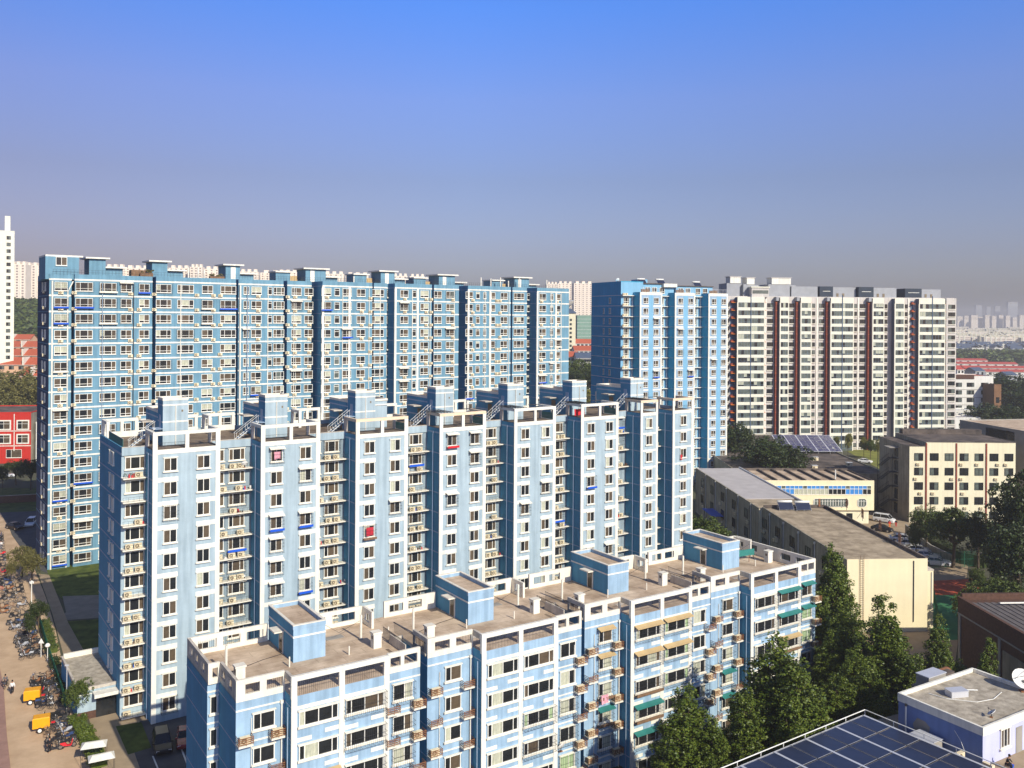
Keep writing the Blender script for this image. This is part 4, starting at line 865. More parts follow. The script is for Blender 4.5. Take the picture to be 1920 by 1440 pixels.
for i, (x, Y, lab) in enumerate(((1587, 172, 'brown metal sign character standing at the roof edge behind the water heaters'), (1617, 163, 'brown metal sign character on the workshop roof edge below the blue-windowed building'), (1650, 154, 'brown metal sign character on the workshop roof edge beside the black car'), (1687, 145, 'brown metal sign character on the workshop roof edge nearest the yellow wall'))):
    rooftop_sign(x, 1000, Y, 10.9, 2.0, lab, i)
def grid_windows(b, cols, z0, dz, n, v, w, h, style='dark', div=(1, 1), tr=.75, rz=0, u=None, p=1.0):
    for c in cols:
        for k in range(n):
            if random.random() <= p: b.add(window(w, h, div, tr, style, random.randrange(5)), c if u is None else u, v if u is None else c, z0+dz*k, rz, w)
def office():
    b = Bld('office_building', 'cream two-storey building with a ribbon of blue and white windows behind the workshop', 'office building', (56, 205), 1.5)
    W = MB(); T = MB(); Z = 10.1; W.box6(0, 28.2, 0, 15, 3.2, Z-.3, 'yellowwall', 'roof', 'shedwall'); W.box6(0, 27.2, .6, 14.5, 0, 3.2, 'cream', 'roof', 'shedwall'); b.mb('wall', W, True)
    T.box(0, 28.2, 0, .2, Z-.3, Z, 'yellowwall').box(28.0, 28.2, .2, 15, Z-.3, Z, 'darkroof').box(0, 28, 14.8, 15, Z-.3, Z+.25, 'darkroof')
    for q in range(8): T.box(2+q*3.4, 2.35+q*3.4, .4, 14.6, Z-.3, Z+.15, 'darkroof')
    m = MB()
    for q in range(26):
        x = 1.5+q*1.0; g = q//4 % 2
        T.box(x-.05, x+.04, -.10, 0, 6.9, 8.9, 'frame'); k = 'bluepane' if (q//4) in (0, 1, 5) or q in (3,) else ('curt' if q//4 in (2, 3) else 'glass')
        m.quad((x+.04, -.02, 6.95), (x+.95, -.02, 6.95), (x+.95, -.02, 8.1), (x+.04, -.02, 8.1), k); m.quad((x+.04, -.02, 8.2), (x+.95, -.02, 8.2), (x+.95, -.02, 8.85), (x+.04, -.02, 8.85), 'bluepane' if q % 5 else 'glassg')
    T.box(1.45, 27.5, -.11, 0, 6.8, 6.9, 'frame').box(1.45, 27.5, -.09, 0, 8.1, 8.2, 'frame').box(1.45, 27.5, -.11, 0, 8.86, 8.96, 'frame')
    for (a, c) in ((8.5, 10.8), (14, 22.2), (24.3, 26.4)):
        m.poly([(a+.4, 0), (c-.4, 0), (c, .4), (c, 1.5), (c-.4, 1.9), (a+.4, 1.9), (a, 1.5), (a, .4)], -.02, 0, 'glassb') if 0 else None
        pts = [(a+.4, 4.0), (c-.4, 4.0), (c, 4.4), (c, 5.5), (c-.4, 5.9), (a+.4, 5.9), (a, 5.5), (a, 4.4)]; i = len(m.v); m.v += [(x, -.02, z) for x, z in pts]; m.f.append(tuple(range(i, i+8))); m.m.append(m.mi('glassg'))
        x = a+.2
        while x < c: T.box(x, x+.10, -.08, -.02, 4.25, 5.65, 'frame'); x += .62
        for j in range(8): p, q = pts[j], pts[(j+1) % 8]; T.bar((p[0], -.05, p[1]), (q[0], -.05, q[1]), .06, 'frame')
        T.box(a+.1, c-.1, -.07, -.02, 5.3, 5.36, 'frame')
    b.mb('window_ribbon', m); T.cyl((20.3, 3, Z-.3), (20.3, 3, Z+2.0), .12, .12, 'pipe', 6)
    for q, w in ((19.5, 1.2), (22, 1.4)): T.box(q, q+w, .52, .6, 0, 2.4, 'glass')
    b.mb('trim', T); return b
office()
def dormitory():
    b = Bld('dormitory_building', 'cream five-storey building with dark square windows, air units and red drainpipes', 'office building', (93.2, 207.7), 0)
    W = MB(); T = MB(); W.box6(0, 3.95, 0, 17, 0, 17.8, 'cream', 'darkroof', 'shedwall'); W.box6(3.95, 24.8, -.02, 17, 0, 18.8, 'cream', 'darkroof', 'shedwall'); W.box(5, 24.8, 15, 17, 18.8, 19.9, 'darkroof'); b.mb('wall', W, True)
    for u in (3.85, 10.9, 17.9): T.box(u-.12, u+.22, -.16, -.0, 0, 18.6, 'redD')
    T.box(0, 3.7, -.08, .15, 17.8, 17.95, 'darkroof').box(4.1, 24.9, -.1, .15, 18.8, 18.92, 'darkroof')
    cols = [b.U(x) for x in (1723, 1752, 1780, 1808, 1836, 1864, 1892)]
    grid_windows(b, cols, .9, 3.4, 5, 0, 2.0, 1.75)
    for c in cols:
        for k in range(5):
            if random.random() < .62: b.add(ac(0), c+random.uniform(-.8, .9), -.05, .9+3.4*k-1.15, 0, .9)
    grid_windows(b, [7.0], .8, 3.4, 5, 0, 1.6, 2.4, rz=-R(90), u=0)
    b.mb('trim', T); g = MB()
    for k in range(4):
        z = .6+3.4*k; g.bar((-.5, 8, z+3.3), (-.5, 11.5, z+1.7), .07, 'iron').bar((-.5, 11.5, z+1.7), (-.5, 14.5, z+.1), .07, 'iron').bar((-1.4, 8, z+3.3), (-1.4, 14.5, z+.1), .07, 'iron').bar((-1.4, 8, z+4.2), (-1.4, 14.5, z+1.0), .035, 'iron').box(-1.5, 0, 5.8, 8, z+3.2, z+3.3, 'iron')
        for q in range(14): g.box(-1.4, -.5, 8+q*.46, 8.3+q*.46, z+3.2-q*.235, z+3.25-q*.235, 'iron')
        for q in range(8): g.bar((-1.45, 8+q*.9, z+3.3-q*.45), (-1.45, 8+q*.9, z+4.2-q*.45), .025, 'iron')
    for y in (6, 14.6): g.bar((-1.45, y, 0), (-1.45, y, 15), .06, 'iron')
    g.box(-2.4, 0, 5.4, 8.6, 16.6, 16.75, 'concrete'); b.mb('fire_stair', g); return b
HH = dormitory()
def slab_building(name, label, cat, o, deg, w, d, z, wk, rk, z0=0, group=None, cols=None, zs=None, ww=1.4, wh=1.5, style='dark', side='shedwall', par=.3, parts=True, div=(1, 1)):
    b = Bld(name, label, cat, o, deg, group, z0); m = MB(); m.box6(0, w, 0, d, 0, z, wk, rk, side or wk); b.mb('wall', m, True); t = MB()
    t.box(-.05, w+.05, -.05, .2, z, z+par, wk).box(-.05, .2, .2, d, z, z+par, wk).box(w-.2, w+.05, .2, d, z, z+par, wk).box(.2, w-.2, d-.2, d, z, z+par, wk); b.mb('parapet', t)
    if cols: 
        for c in cols:
            for zz in zs: b.add(window(ww, wh, div, .7, style, random.randrange(5)), c, 0, zz, 0, ww)
    return b
B = slab_building('grey_building', 'grey flat-roofed hall at the right edge behind the cream five-storey building', 'building', (124.2, 214), 10, 30, 24, 20.4, 'concrete', 'roof', side='concrete')
m = MB(); m.box(.6, 6, -.03, .02, 18.9, 20.2, 'concrete').box(-.06, -.01, 4, 14, 17.8, 20.0, 'glass'); B.mb('clerestory', m)
B = slab_building('flat_roofed_hall', 'low hall with black bitumen roof carrying the far solar panel array', 'hall', (58, 226), 0, 38, 74, 7.9, 'shedwall', 'darkroof')
for u, v in ((20, 30), (27, 22), (33, 13), (22, 8), (14, 34)): m = MB(); m.box(-.7, .7, -.5, .5, 0, .9, 'ac').box(-.8, .8, -.6, .6, .9, 1.0, 'alu'); m.cyl((-.3, -.52, .45), (-.3, -.5, .45), .28, .28, 'acd', 10); m.build('roof_ventilator', B.root, loc=(u, v, 7.9))
for v in (36.5, 38.5, 43, 45.5): m = MB(); m.box(-.3, .3, -.4, .4, 0, 1.2, 'white').cyl((0, 0, 1.2), (-.3, -.5, 1.4), .3, .3, 'white', 8); m.build('roof_ventilator', B.root, loc=(37.3, v, 7.9))
def solar_array(name, label, o, deg, z, nu, nv, pu, pv, tilt, k, rail_every=2):
    t = thing(name, label, 'solar panels', (o[0], o[1], z), R(deg)); mp = MB(); n = 0; T = Matrix.Rotation(tilt, 4, 'X')
    proto = MB(); proto.box(0, pu-.12, 0, pv-.16, -.05, 0, 'alu').box(.03, pu-.15, .03, pv-.19, 0, .012, k); me = proto.mesh('solar_panel')
    for i in range(nu):
        for j in range(nv):
            o_ = link('solar_panel', me, t, T @ Vector((i*pu+.06, j*pv+.08, 0))); o_.rotation_euler = (tilt, 0, 0)
    g = MB()
    for i in range(0, nu+1):
        w = .13 if i % rail_every == 0 else .04
        a = [T @ Vector(p) for p in ((i*pu-w, 0, .02), (i*pu+w, 0, .02), (i*pu+w, nv*pv, .02), (i*pu-w, nv*pv, .02))]; g.quad(*a, 'alu' if i % rail_every == 0 else 'iron')
    for j in range(nv+1):
        for q in (-.05, .08): g.bar(T @ Vector((0, j*pv+q, -.03)), T @ Vector((nu*pu, j*pv+q, -.03)), .03, 'alu' if j in (0, nv) else 'iron')
    for i in range(0, nu+1, 2):
        for j in range(0, nv+1, 2): p = T @ Vector((i*pu, j*pv, -.1)); g.bar((p.x, p.y, p.z), (p.x, p.y, -1.4), .04, 'alu')
    g.build('rack', t); return t
solar_array('solar_array', 'violet-blue solar panel array on the black hall roof in front of the cream high-rise', (79.5, 260), 0, 8.6, 10, 6, 1.75, 1.9, R(17), 'pv2')
# brick warehouse
B = Bld('brick_warehouse', 'dark red brick warehouse with grey ribbed roof at the right edge', 'warehouse', (64.2, 92), 3)
m = MB(); m.box(0, 26, 0, 32, 0, 8.6, 'brick'); B.mb('wall', m, True)
m = MB(); i = len(m.v)
for q in range(27): m.box(.6+q*.95, 1.2+q*.95, 1, 30, 8.6, 8.75, 'ribroof')
m.box(.4, 26, 1, 30, 8.6, 8.68, 'ribroof'); B.mb('roof', m)
m = MB(); m.box(-.08, .4, -.1, 32.1, 8.6, 9.0, 'brick').box(.4, 26, 31.6, 32.1, 8.6, 9.4, 'brick').box(-.06, 0, 0, 32, 6.6, 6.8, 'concrete').box(4, 26, 28.6, 28.8, 9.0, 9.15, 'frame')
for v in (6, 14, 22, 31.2): m.box(-.12, 0, v, v+.5, 0, 6.6, 'concrete')
m.box(-.1, 0, 16, 21.5, 1, 5.4, 'shedwall').cyl((-.2, 12, 0), (-.2, 12, 8.5), .06, .06, 'iron', 5); B.mb('trim', m)
# platform building + lavender rooftop house + solar array in the near right corner
PH = 31.
B = Bld('platform_building', 'flat tan roof deck in the near right corner carrying the lavender house', 'building', (41.4, 77.6), PH)
m = MB(); m.poly([(-31, 9.0), (-2.0, 10.8), (14, 9.5), (14, -16), (-31, -16)], 0, 8.5, 'shedwall', 'paving2'); B.mb('wall', m, True)
K = Bld('rooftop_house', 'lavender-blue rooftop house with white parapet in the near right corner', 'house', (41.4, 77.6), PH, z=8.502)
m = MB(); m.box6(0, 12, 0, 8.3, 0, 3.15, 'lav', 'kroof', 'lavshade'); K.mb('wall', m, True)
t = MB(); t.box(-.06, 12.06, -.06, .16, 2.75, 3.5, 'white').box(-.06, .16, .16, 8.36, 2.75, 3.5, 'white').box(.16, 12.0, 8.14, 8.36, 3.1, 3.5, 'white').box(11.8, 12.06, .16, 8.1, 2.75, 3.5, 'white'); K.mb('parapet', t)
t = MB(); t.cyl((-.15, 7.4, 0), (-.15, 7.4, 2.6), .07, .07, 'pipe', 8).cyl((-.15, 7.4, 2.6), (-.15, 7.4, 2.8), .12, .12, 'iron', 8); K.mb('downpipe', t)
t = MB(); i = len(t.v); t.v += [(-.012, y, z) for y, z in ((5.1, .75), (6.6, .55), (6.75, 1.2), (6.3, 1.9), (5.5, 1.85), (5.0, 1.5))]; t.f.append((0, 5, 4, 3, 2, 1)); t.m.append(t.mi('concrete')); K.mb('bare_patch', t)
K.add(window(1.35, 1.7, (1, 1, .8), 0, 'B', 1), 3.3, 0, 1.0, 0, 1.4)
t = MB(); t.box(5.1, 6.1, -.05, 0, 0, 2.3, 'concrete'); K.mb('door', t)
def cable(b, pts, name, r=.02, k='pipe'):
    m = MB()
    for i in range(len(pts)-1): m.cyl(pts[i], pts[i+1], r, r, k, 5)
    b.mb(name, m)
cable(K, [(-.03, 2.6, 2.2), (-.2, 1.9, 1.6), (-.4, 1.4, .9), (-.5, 1.5, .4)], 'cable'); cable(K, [(3.0, 7.2, 3.2), (3.4, 5.6, 3.2), (5.2, 3.7, 3.2), (7.2, 3.3, 3.2), (9.4, 3.8, 3.2)], 'cable', .035)
kp = lambda u, v, z: on(K, u, v, z)
m = MB(); m.box(-.9, .9, -.5, .5, 0, .55, 'alu').box(-.95, .95, -.55, .55, .55, .6, 'alu'); tag(m.build('metal_cabinet', loc=kp(5.0, 5.6, 3.15), rz=R(PH-20)), 'low grey metal cabinet lying on the lavender house roof', 'cabinet')
m = MB(); m.cyl((0, 0, .08), (1.9, 0, .08), .06, .06, 'pipe', 8); tag(m.build('pipe_length', loc=kp(6.2, 6.3, 3.15), rz=R(PH-35)), 'loose white pipe lying on the lavender house roof beside the cabinet', 'pipe')
dish(kp(11.5, 2.9, 3.15), R(-35+180+30), 1.0, 'large white satellite dish at the right edge of the lavender house roof', .75)
dish(kp(3.3, 1.2, 3.15), R(60), .42, 'small white satellite dish near the front parapet of the lavender house', .9)
t = thing('water_tank', 'small red-brown cylindrical tank behind the lavender house', 'tank', kp(9.6, 10.0, 2.2), R(PH)); m = MB(); m.cyl((-.8, 0, .6), (.8, 0, .6), .55, .55, 'rust', 14); m.build('drum', t, True); m = MB(); m.cyl((.8, 0, .6), (.88, 0, .6), .5, .4, 'dish', 14); m.build('end_cap', t)
m = MB(); m.box(-1.4, 1.4, -.7, .7, 0, 1.2, 'concrete').box(-1.45, 1.45, -.75, .75, 1.2, 1.28, 'alu').box(1.6, 3.0, -.6, .6, 0, 1.0, 'darkroof'); tag(m.build('duct_box', loc=kp(7.0, 9.6, 2.3), rz=R(PH)), 'grey sheet metal duct box behind the lavender house parapet', 'duct')
m = MB(); m.box(5.6, 11, 8.6, 10.8, 6.5, 10.75, 'shedwall'); B.mb('rear_annex', m)
solar_array('solar_array', 'large navy solar panel array filling the bottom edge beside the lavender house', on(K, -2.5-26.2*math.cos(R(3.4))+17.4*math.sin(R(3.4)), 10.0-26.2*math.sin(R(3.4))-17.4*math.cos(R(3.4)), 0)[:2], PH+3.4, 9.85, 12, 6, 2.15, 2.9, 0, 'pv')
t = thing('guard_rail', 'white pipe rail running around the near solar panel array', 'railing', on(K, -2.15, 10.4, 0)[:2]+(8.5,), R(PH+3.4)); m = MB()
for a, c in (((0, 0, 1.55), (-27, 0, 1.55)), ((0, 0, 1.55), (0, -18, 1.55))): m.cyl(a, c, .045, .045, 'pipe', 8)
m.build('top_rail', t); m = MB()
for q in range(0, 27, 3): m.cyl((-q, 0, 0), (-q, 0, 1.55), .04, .04, 'pipe', 6)
for q in range(3, 18, 3): m.cyl((0, -q, 0), (0, -q, 1.55), .04, .04, 'pipe', 6)
m.build('posts', t)
for (u, v, rz, lab) in ((-1.0, -1.0, 120, 'beige air unit standing on the deck at the foot of the lavender house'), (-1.1, 1.6, 30, 'grey boxed air unit between the solar panels and lavender house')):
    tag(ac(1).main.build('air_unit', loc=on(K, u, v, 0)[:2]+(8.51,), rz=R(rz)), lab, 'air conditioner')
m = MB(); m.box(-.8, .8, -1.1, 1.1, 0, 1.1, 'concrete').box(-.85, .85, -1.15, 1.15, 1.1, 1.16, 'alu'); tag(m.build('plant_box', loc=on(K, -1.2, 4.6, 0)[:2]+(8.51,), rz=R(PH)), 'pale grey sheet metal plant box beside the downpipe of the lavender house', 'cabinet')

# ================================================================ LEFT SIDE
A2 = Bld('garage_annex', 'small blue annex with flat roof and white canopy over a dark ramp opening', 'garage', (-50.4, 103.6), 34.65)
m = MB(); m.box6(0, 7.6, 0, 12.2, 0, 3.4, 'blueB', 'kroof', 'blueshade'); A2.mb('wall', m, True)
m = MB(); m.box(-.06, 7.66, -.06, .2, 3.4, 3.75, 'dirtyw').box(-.06, .2, .2, 12.2, 3.4, 3.75, 'dirtyw').box(.2, 7.6, 11.9, 12.25, 3.4, 4.0, 'whitec').box(1.6, 6.4, -1.4, -.06, 3.0, 3.15, 'white').box(1.6, 6.4, -1.42, -1.4, 2.75, 3.15, 'white').box(0, 7.6, -.05, -.0, 2.9-.0, 3.0, 'white').box(-.02, 7.62, -.03, 0, 0, .9, 'brick'); A2.mb('canopy', m)
m = MB(); m.box(2.0, 5.6, -.07, 0, 0, 2.7, 'glass'); A2.mb('ramp_opening', m)
rnd = random.Random(4); m = MB()
for _ in range(26): x = rnd.uniform(5.2, 7.2); y = rnd.uniform(4, 11); a = rnd.uniform(.2, .6); z = 3.4+rnd.uniform(0, .5); m.box(x, x+a, y, y+a*1.4, z-.05, z+a*.5, rnd.choice(['brick', 'wood', 'concrete', 'frame', 'brown']))
m.v = [tuple(A2.M @ Vector(p)) for p in m.v]; tag(m.build('junk_pile', kind=None), 'heap of discarded timber and boxes on the annex roof against the block', 'junk')
RB = slab_building('red_building', 'bright red rendered building with white window surrounds at the left edge', 'building', (-187.6, 276), 8, 36, 22, 15.9, 'redwall', 'darkroof', cols=None)
m = MB()
for u in (1, 8.5, 15.5, 22, 28.2, 33.6):
    for z in (12.2-1.4, 7.6-1.2):
        m.box(u-1.9, u+1.9, -.1, 0, z-.3, z, 'white').box(u-1.9, u+1.9, -.1, 0, z+2.6, z+2.9, 'white').box(u-1.9, u-1.6, -.1, 0, z, z+2.6, 'white').box(u+1.6, u+1.9, -.1, 0, z, z+2.6, 'white')
        RB.add(window(3.2, 2.6, (1, 1.4), .65, 'A', 0), u, 0, z, 0, 3)
for z in (10.1, 5.4): m.box(0, 36, -.07, 0, z, z+.25, 'white')
for u in (4.8, 18.8, 30.9): m.box(u, u+.25, -.07, 0, 3.9, 15.6, 'white')
RB.mb('trim', m); RB.add(window(4.6, 2.6, (1, 2), 0, 'A', 1), 31, 0, 1.8, 0, 4)
B = slab_building('white_annex', 'small white annex between the red building and the rear slab', 'building', (-151.5, 283), 8, 9, 10, 12.5, 'whitewall', 'darkroof', cols=[5], zs=[8.2], ww=3.5, wh=2.2)
def gabled(name, label, cat, o, deg, w, d, h, z0, wk, rk, rise=2.2, group=None, cols=0, rows=0, ww=1.5, wh=1.4, dz=3):
    b = Bld(name, label, cat, o, deg, group, z0); m = MB(); m.box(0, w, 0, d, -6, h, wk); m.quad((0, 0, h), (0, d, h), (0, d/2, h+rise), (0, d/2, h+rise), wk).quad((w, 0, h), (w, d/2, h+rise), (w, d/2, h+rise), (w, d, h), wk); b.mb('wall', m, True)
    r = MB(); e = .5
    for s in (0, 1):
        y0 = -e if s == 0 else d+e; zz = h-e*rise/(d/2)
        a = [(-e, y0, zz), (w+e, y0, zz), (w+e, d/2, h+rise), (-e, d/2, h+rise)]; r.quad(*(a if s == 0 else a[::-1]), rk); r.quad(*[(x, y, z+.18) for x, y, z in (a if s == 0 else a[::-1])], rk)
        r.quad((-e, y0, zz), (w+e, y0, zz), (w+e, y0, zz+.18), (-e, y0, zz+.18), 'whitec')
    b.mb('roof', r)
    if cols:
        for c in range(cols):
            for k in range(rows): b.add(window(ww, wh, (1, 1), 0, 'dark', random.randrange(3)), w*(c+.5)/cols, 0, h-2.2-dz*k, 0, ww)
    return b
# red roofed terraces on the rising ground, far left
for i, (x0, x1, yt, Y, hh, lab) in enumerate(((-60, 52, 627, 560, 9, 'farthest red-tiled terrace just below the wooded hillside'), (-60, 76, 640, 500, 10, 'second red-tiled terrace from the hillside at the left edge'),
        (-60, 78, 655, 450, 10, 'third red-tiled terrace from the hillside with a row of dark openings'), (-60, 80, 671, 405, 10, 'fourth red-tiled terrace from the hillside at the left edge'), (38, 100, 690, 345, 15, 'peach five-storey house with red-tiled roof nearest the rear slab'))):
    p = at(x0, yt, Y); q = at(x1, yt, Y); z = p[2]-3.0; b = gabled('terrace_house', lab, 'terrace house', (p[0], p[1]), 4, q[0]-p[0], 11, hh, z-hh, 'peach', 'redtile', 3.0, None, max(3, int((q[0]-p[0])/4.2)), 5 if hh > 12 else 2, 2.2, 1.5)
    m = MB(); w = q[0]-p[0]
    for c in (w*.35, w*.72): m.box(c-.3, c+.3, -.8, 5.6, hh-.3, hh+3.4, 'whitec')
    b.mb('firewall', m)
B = slab_building('white_tower', 'very tall slender cream tower at the left edge with one column of windows', 'tower', (at(-40, 600, 406)[0], 401), 29.5, 16.5, 9, 74.8, 'cream2', 'white', z0=10, cols=[14.2], zs=[4+3.05*k for k in range(23)], ww=1.7, wh=1.6, side='whitewall')
m = MB(); m.box(12.6, 14.8, 1.5, 7, 74.8, 82, 'cream2'); B.mb('crown', m)
# ================================================================ DISTANT TOWERS
def far_tower(x0, x1, yt, Y, lab, group=None, fl=3.0, k='fartower', nf=24, name='distant_tower', notch=True, z0=None):
    p = at(x0, yt, Y); q = at(x1, yt, Y); w = q[0]-p[0]; z0 = terrain(p[0], Y)-2 if z0 is None else z0; H = p[2]-z0
    b = Bld(name, lab, 'tower block', (p[0], Y), 8, group, z0); m = MB(); m.box(0, w, 0, 16, 0, H, k)
    if notch:
        for c in (.12, .45, .78): m.box(w*c, w*c+min(6, w*.16), 2, 10, H, H+3.2, k)
    b.mb('wall', m, True); g = MB(); n = max(3, int(w/5.5)); nf = min(nf, int(H/fl)-1)
    for i in range(n):
        for j in range(nf): u = w*(i+.5)/n; g.box(u-1.0, u+1.0, -.1, 0, H-2.6-fl*j, H-1.1-fl*j, 'farwin')
        g.box(w*i/n+.3, w*i/n+.9, -.35, 0, H-fl*nf, H-.6, k)
    b.mb('windows', g); return b
GT = 'pale tower blocks on the skyline behind the rear slab'
far_tower(16, 46, 495, 960, 'pale pinkish tower block left of the rear slab, beside the slender tower', nf=28); far_tower(46, 78, 497, 1000, 'pale pinkish tower block half hidden by the rear slab corner', nf=28)
for i, (a, c, y, Y) in enumerate(((196, 230, 500, 1050), (234, 276, 502, 1060), (280, 312, 503, 1080), (316, 352, 502, 1050), (356, 378, 500, 1040), (382, 420, 504, 1060), (448, 482, 509, 1100), (488, 540, 511, 1120), (520, 556, 510, 1130), (606, 644, 513, 1120), (648, 690, 515, 1130), (736, 764, 517, 1150), (768, 796, 518, 1160))):
    far_tower(a, c, y, Y, 'pale cream tower block showing just above the rear slab roofline', GT, nf=10)
far_tower(1026, 1046, 532, 1380, 'left block of the pale towers in the gap between the blue buildings', nf=26); far_tower(1046, 1074, 531, 1400, 'middle block of the pale towers in the gap between the blue buildings', nf=26)
far_tower(1076, 1112, 531, 1330, 'right block of the pale towers in the gap, nearest the blue tower', nf=26); far_tower(1036, 1066, 553, 1250, 'lower pale block standing in front of the towers in the gap', nf=14)
B = slab_building('cream_block', 'cream eight-storey block with slate roof in the gap behind the rear slab', 'apartment building', at(1048, 640, 640)[:2], 3, 12, 12, 30, 'cream', 'slate', z0=at(1048, 640, 640)[2]-10, cols=[2.2, 4.4, 8.5], zs=[3+3.1*k for k in range(8)], ww=1.6, wh=1.6, side='cream')
m = MB(); m.box(-.6, 12.6, -.6, 12.6, 30.3, 30.6, 'slate'); i = len(m.v); m.v += [(-.6, -.6, 30.6), (12.6, -.6, 30.6), (9, 6, 34), (0, 6, 34), (-.6, 12.6, 30.6), (12.6, 12.6, 30.6)]; m.f += [(i, i+1, i+2, i+3), (i+3, i+2, i+5, i+4), (i+1, i+5, i+2), (i, i+3, i+4)]; m.m += [m.mi('slate')]*4; B.mb('roof', m)
t = thing('water_tower', 'grey cone-topped water tower in front of the pale towers in the gap', 'water tower', at(1063, 600, 900)[:2]+(at(1063, 610, 900)[2],)); m = MB(); m.cyl((0, 0, -5), (0, 0, 24), 2.2, 2.0, 'concrete', 14); m.build('shaft', t); m = MB(); m.cyl((0, 0, 18), (0, 0, 24.5), 2.2, 7.5, 'concrete', 18).cyl((0, 0, 24.5), (0, 0, 25.5), 7.5, 7.2, 'greybox', 18); m.build('tank', t, True)
p = at(1082, 640, 760); B = slab_building('netted_building', 'building under construction wrapped in green netting left of the blue tower', 'building site', p[:2], 3, 20, 14, 26, 'net', 'net', z0=p[2]-4, side='net')
m = MB(); [m.box(-.1, 20.1, -.12, -.05, 2+q*3, 2.2+q*3, 'pipe') for q in range(8)]; B.mb('scaffold', m)
for x0, x1, yt, Y, hh, cl, rw, lab in ((1050, 1112, 636, 640, 8, 8, 1, 'long red-tiled house farthest back in the gap'), (1078, 1112, 649, 590, 9, 4, 2, 'red-tiled house with grey hip behind the white houses in the gap'), (1056, 1085, 660, 540, 12, 4, 3, 'white house with bright red roof at the left of the gap'), (1082, 1112, 662, 530, 13, 5, 4, 'white four-storey house at the right of the gap beside the blue tower')):
    p = at(x0, yt, Y); q = at(x1, yt, Y); gabled('red_roofed_house', lab, 'house', p[:2], 6, q[0]-p[0], 12, hh, p[2]-3-hh, 'whitewall', 'redtile' if x0 != 1082 else 'slate', 3, None, cl, rw, 1.8, 1.5)
# right background
B = slab_building('white_building', 'white four-storey building right of the cream high-rise', 'building', at(1792, 706, 407)[:2], 2, 17.6, 14, 21.3, 'whitewall', 'redtile', cols=[1.2, 6.9, 13.6], zs=[2.6, 6.1, 9.6, 13.1, 16.6], ww=3.4, wh=1.9, div=(1, 1, 1, 1))
m = MB(); m.box(-3, 8.5, -.3, 3, 20.2, 22, 'brick').box(0, 17.7, -.1, 0, 15.2, 15.4, 'concrete').box(0, 17.7, -.1, 0, 11.6, 11.8, 'concrete').box(0, 17.7, -.1, 0, 8.2, 8.4, 'concrete'); B.mb('trim', m)
slab_building('orange_house', 'narrow orange-brown house beside the white four-storey building', 'house', at(1864, 740, 400)[:2], 10, 3.6, 10, at(1864, 722, 400)[2], 'brownwall', 'slate', side='brownwall', cols=[1.8], zs=[10], ww=1.6, wh=2.5)
slab_building('white_shed', 'low white building with two dark windows below the white four-storey building', 'building', at(1790, 770, 345)[:2], 2, 8.5, 8, at(1790, 770, 345)[2], 'whitewall', 'white', cols=[2, 6], zs=[8.0], ww=2.2, wh=1.2)
slab_building('white_house', 'white house with pale flat roof lowest beside the cream high-rise base', 'house', at(1790, 787, 332)[:2], 2, 10, 8, at(1790, 784, 332)[2], 'whitewall', 'paleroof', cols=[5], zs=[2], ww=1.4, wh=1.4)
for i, (x0, x1, yt, Y, lab) in enumerate(((1794, 1850, 668, 900, 'farthest of the long pinkish-red roofs right of the cream high-rise'), (1794, 1905, 674, 830, 'second farthest of the long pinkish-red roofs'), (1794, 1960, 681, 760, 'third of the long pinkish-red roofs, running to the right edge'), (1848, 1990, 688, 700, 'nearest long pinkish-red roof above white walls'))):
    p = at(x0, yt+2, Y); q = at(x1, yt+2, Y); gabled('long_roofed_house', lab, 'terrace house', p[:2], -3, q[0]-p[0], 11, p[2]-3, 0, 'whitewall', 'redlong', 1.7, None, int((q[0]-p[0])/7), 2, 2, 1.6)
for i, (x0, x1, yt, Y, k, lab) in enumerate(((1795, 1812, 687, 560, 'redlong', 'white house with red balconies beside the cream high-rise'), (1815, 1830, 688, 570, 'redlong', 'narrow red-trimmed house among the white houses'), (1829, 1852, 690, 560, 'slate', 'grey-walled gabled house in front of the red roofs'), (1890, 1915, 698, 540, 'slate', 'small grey house among trees at the right edge'))):
    p = at(x0, yt, Y); q = at(x1, yt, Y); gabled('gabled_house', lab, 'house', p[:2], 20, q[0]-p[0], 9, p[2]-2, 0, 'whitewall' if i < 2 else 'greybox', k, 2, None, 2, 3, 1.6, 1.5)
rnd = random.Random(8); proto = {}
for k in range(4):
    m = MB(); w = (46, 34, 26, 16)[k]; h = (17, 16, 13, 8)[k]; kk = ('fartower', 'cream', 'fartower', 'whitewall')[k]; m.box(-w/2, w/2, 0, 11, 0, h, kk)
    if k == 3: m.quad((-w/2, -1, h), (w/2, -1, h), (w/2, 5.5, h+3), (-w/2, 5.5, h+3), 'slate').quad((-w/2, 5.5, h+3), (w/2, 5.5, h+3), (w/2, 12, h), (-w/2, 12, h), 'slate')
    g = MB()
    for j in range(int(h/3)): g.box(-w/2+.8, w/2-.8, -.15, 0, 1.2+3*j, 2.3+3*j, 'farwin')
    for j in range(int(w/8)): g.box(-w/2+2+j*8, -w/2+4.4+j*8, -.4, 0, 0, h+.8, 'cream2')
    proto[k] = (m.mesh('wall'), g.mesh('windows'), w)
for i in range(170):
    Y = 1150*(3.6/1.15)**rnd.random(); px = rnd.uniform(1780, 1935); X = (px-CX)/FP*Y; k = rnd.choice([0, 1, 1, 2, 3]) if Y > 1500 else 3
    t = thing('distant_apartment_block' if k < 3 else 'distant_house', ('pale distant apartment block in the hazy town at the right edge', 'tiny gabled white house in the hazy town at the right edge')[k == 3], 'apartment building' if k < 3 else 'house', (X, Y, 0), R(rnd.choice([-6, -6, 84 if k == 3 else -6])), ('hazy apartment blocks of the far town', 'small white houses of the far town')[k == 3])
    link('wall', proto[k][0], t); link('windows', proto[k][1], t)
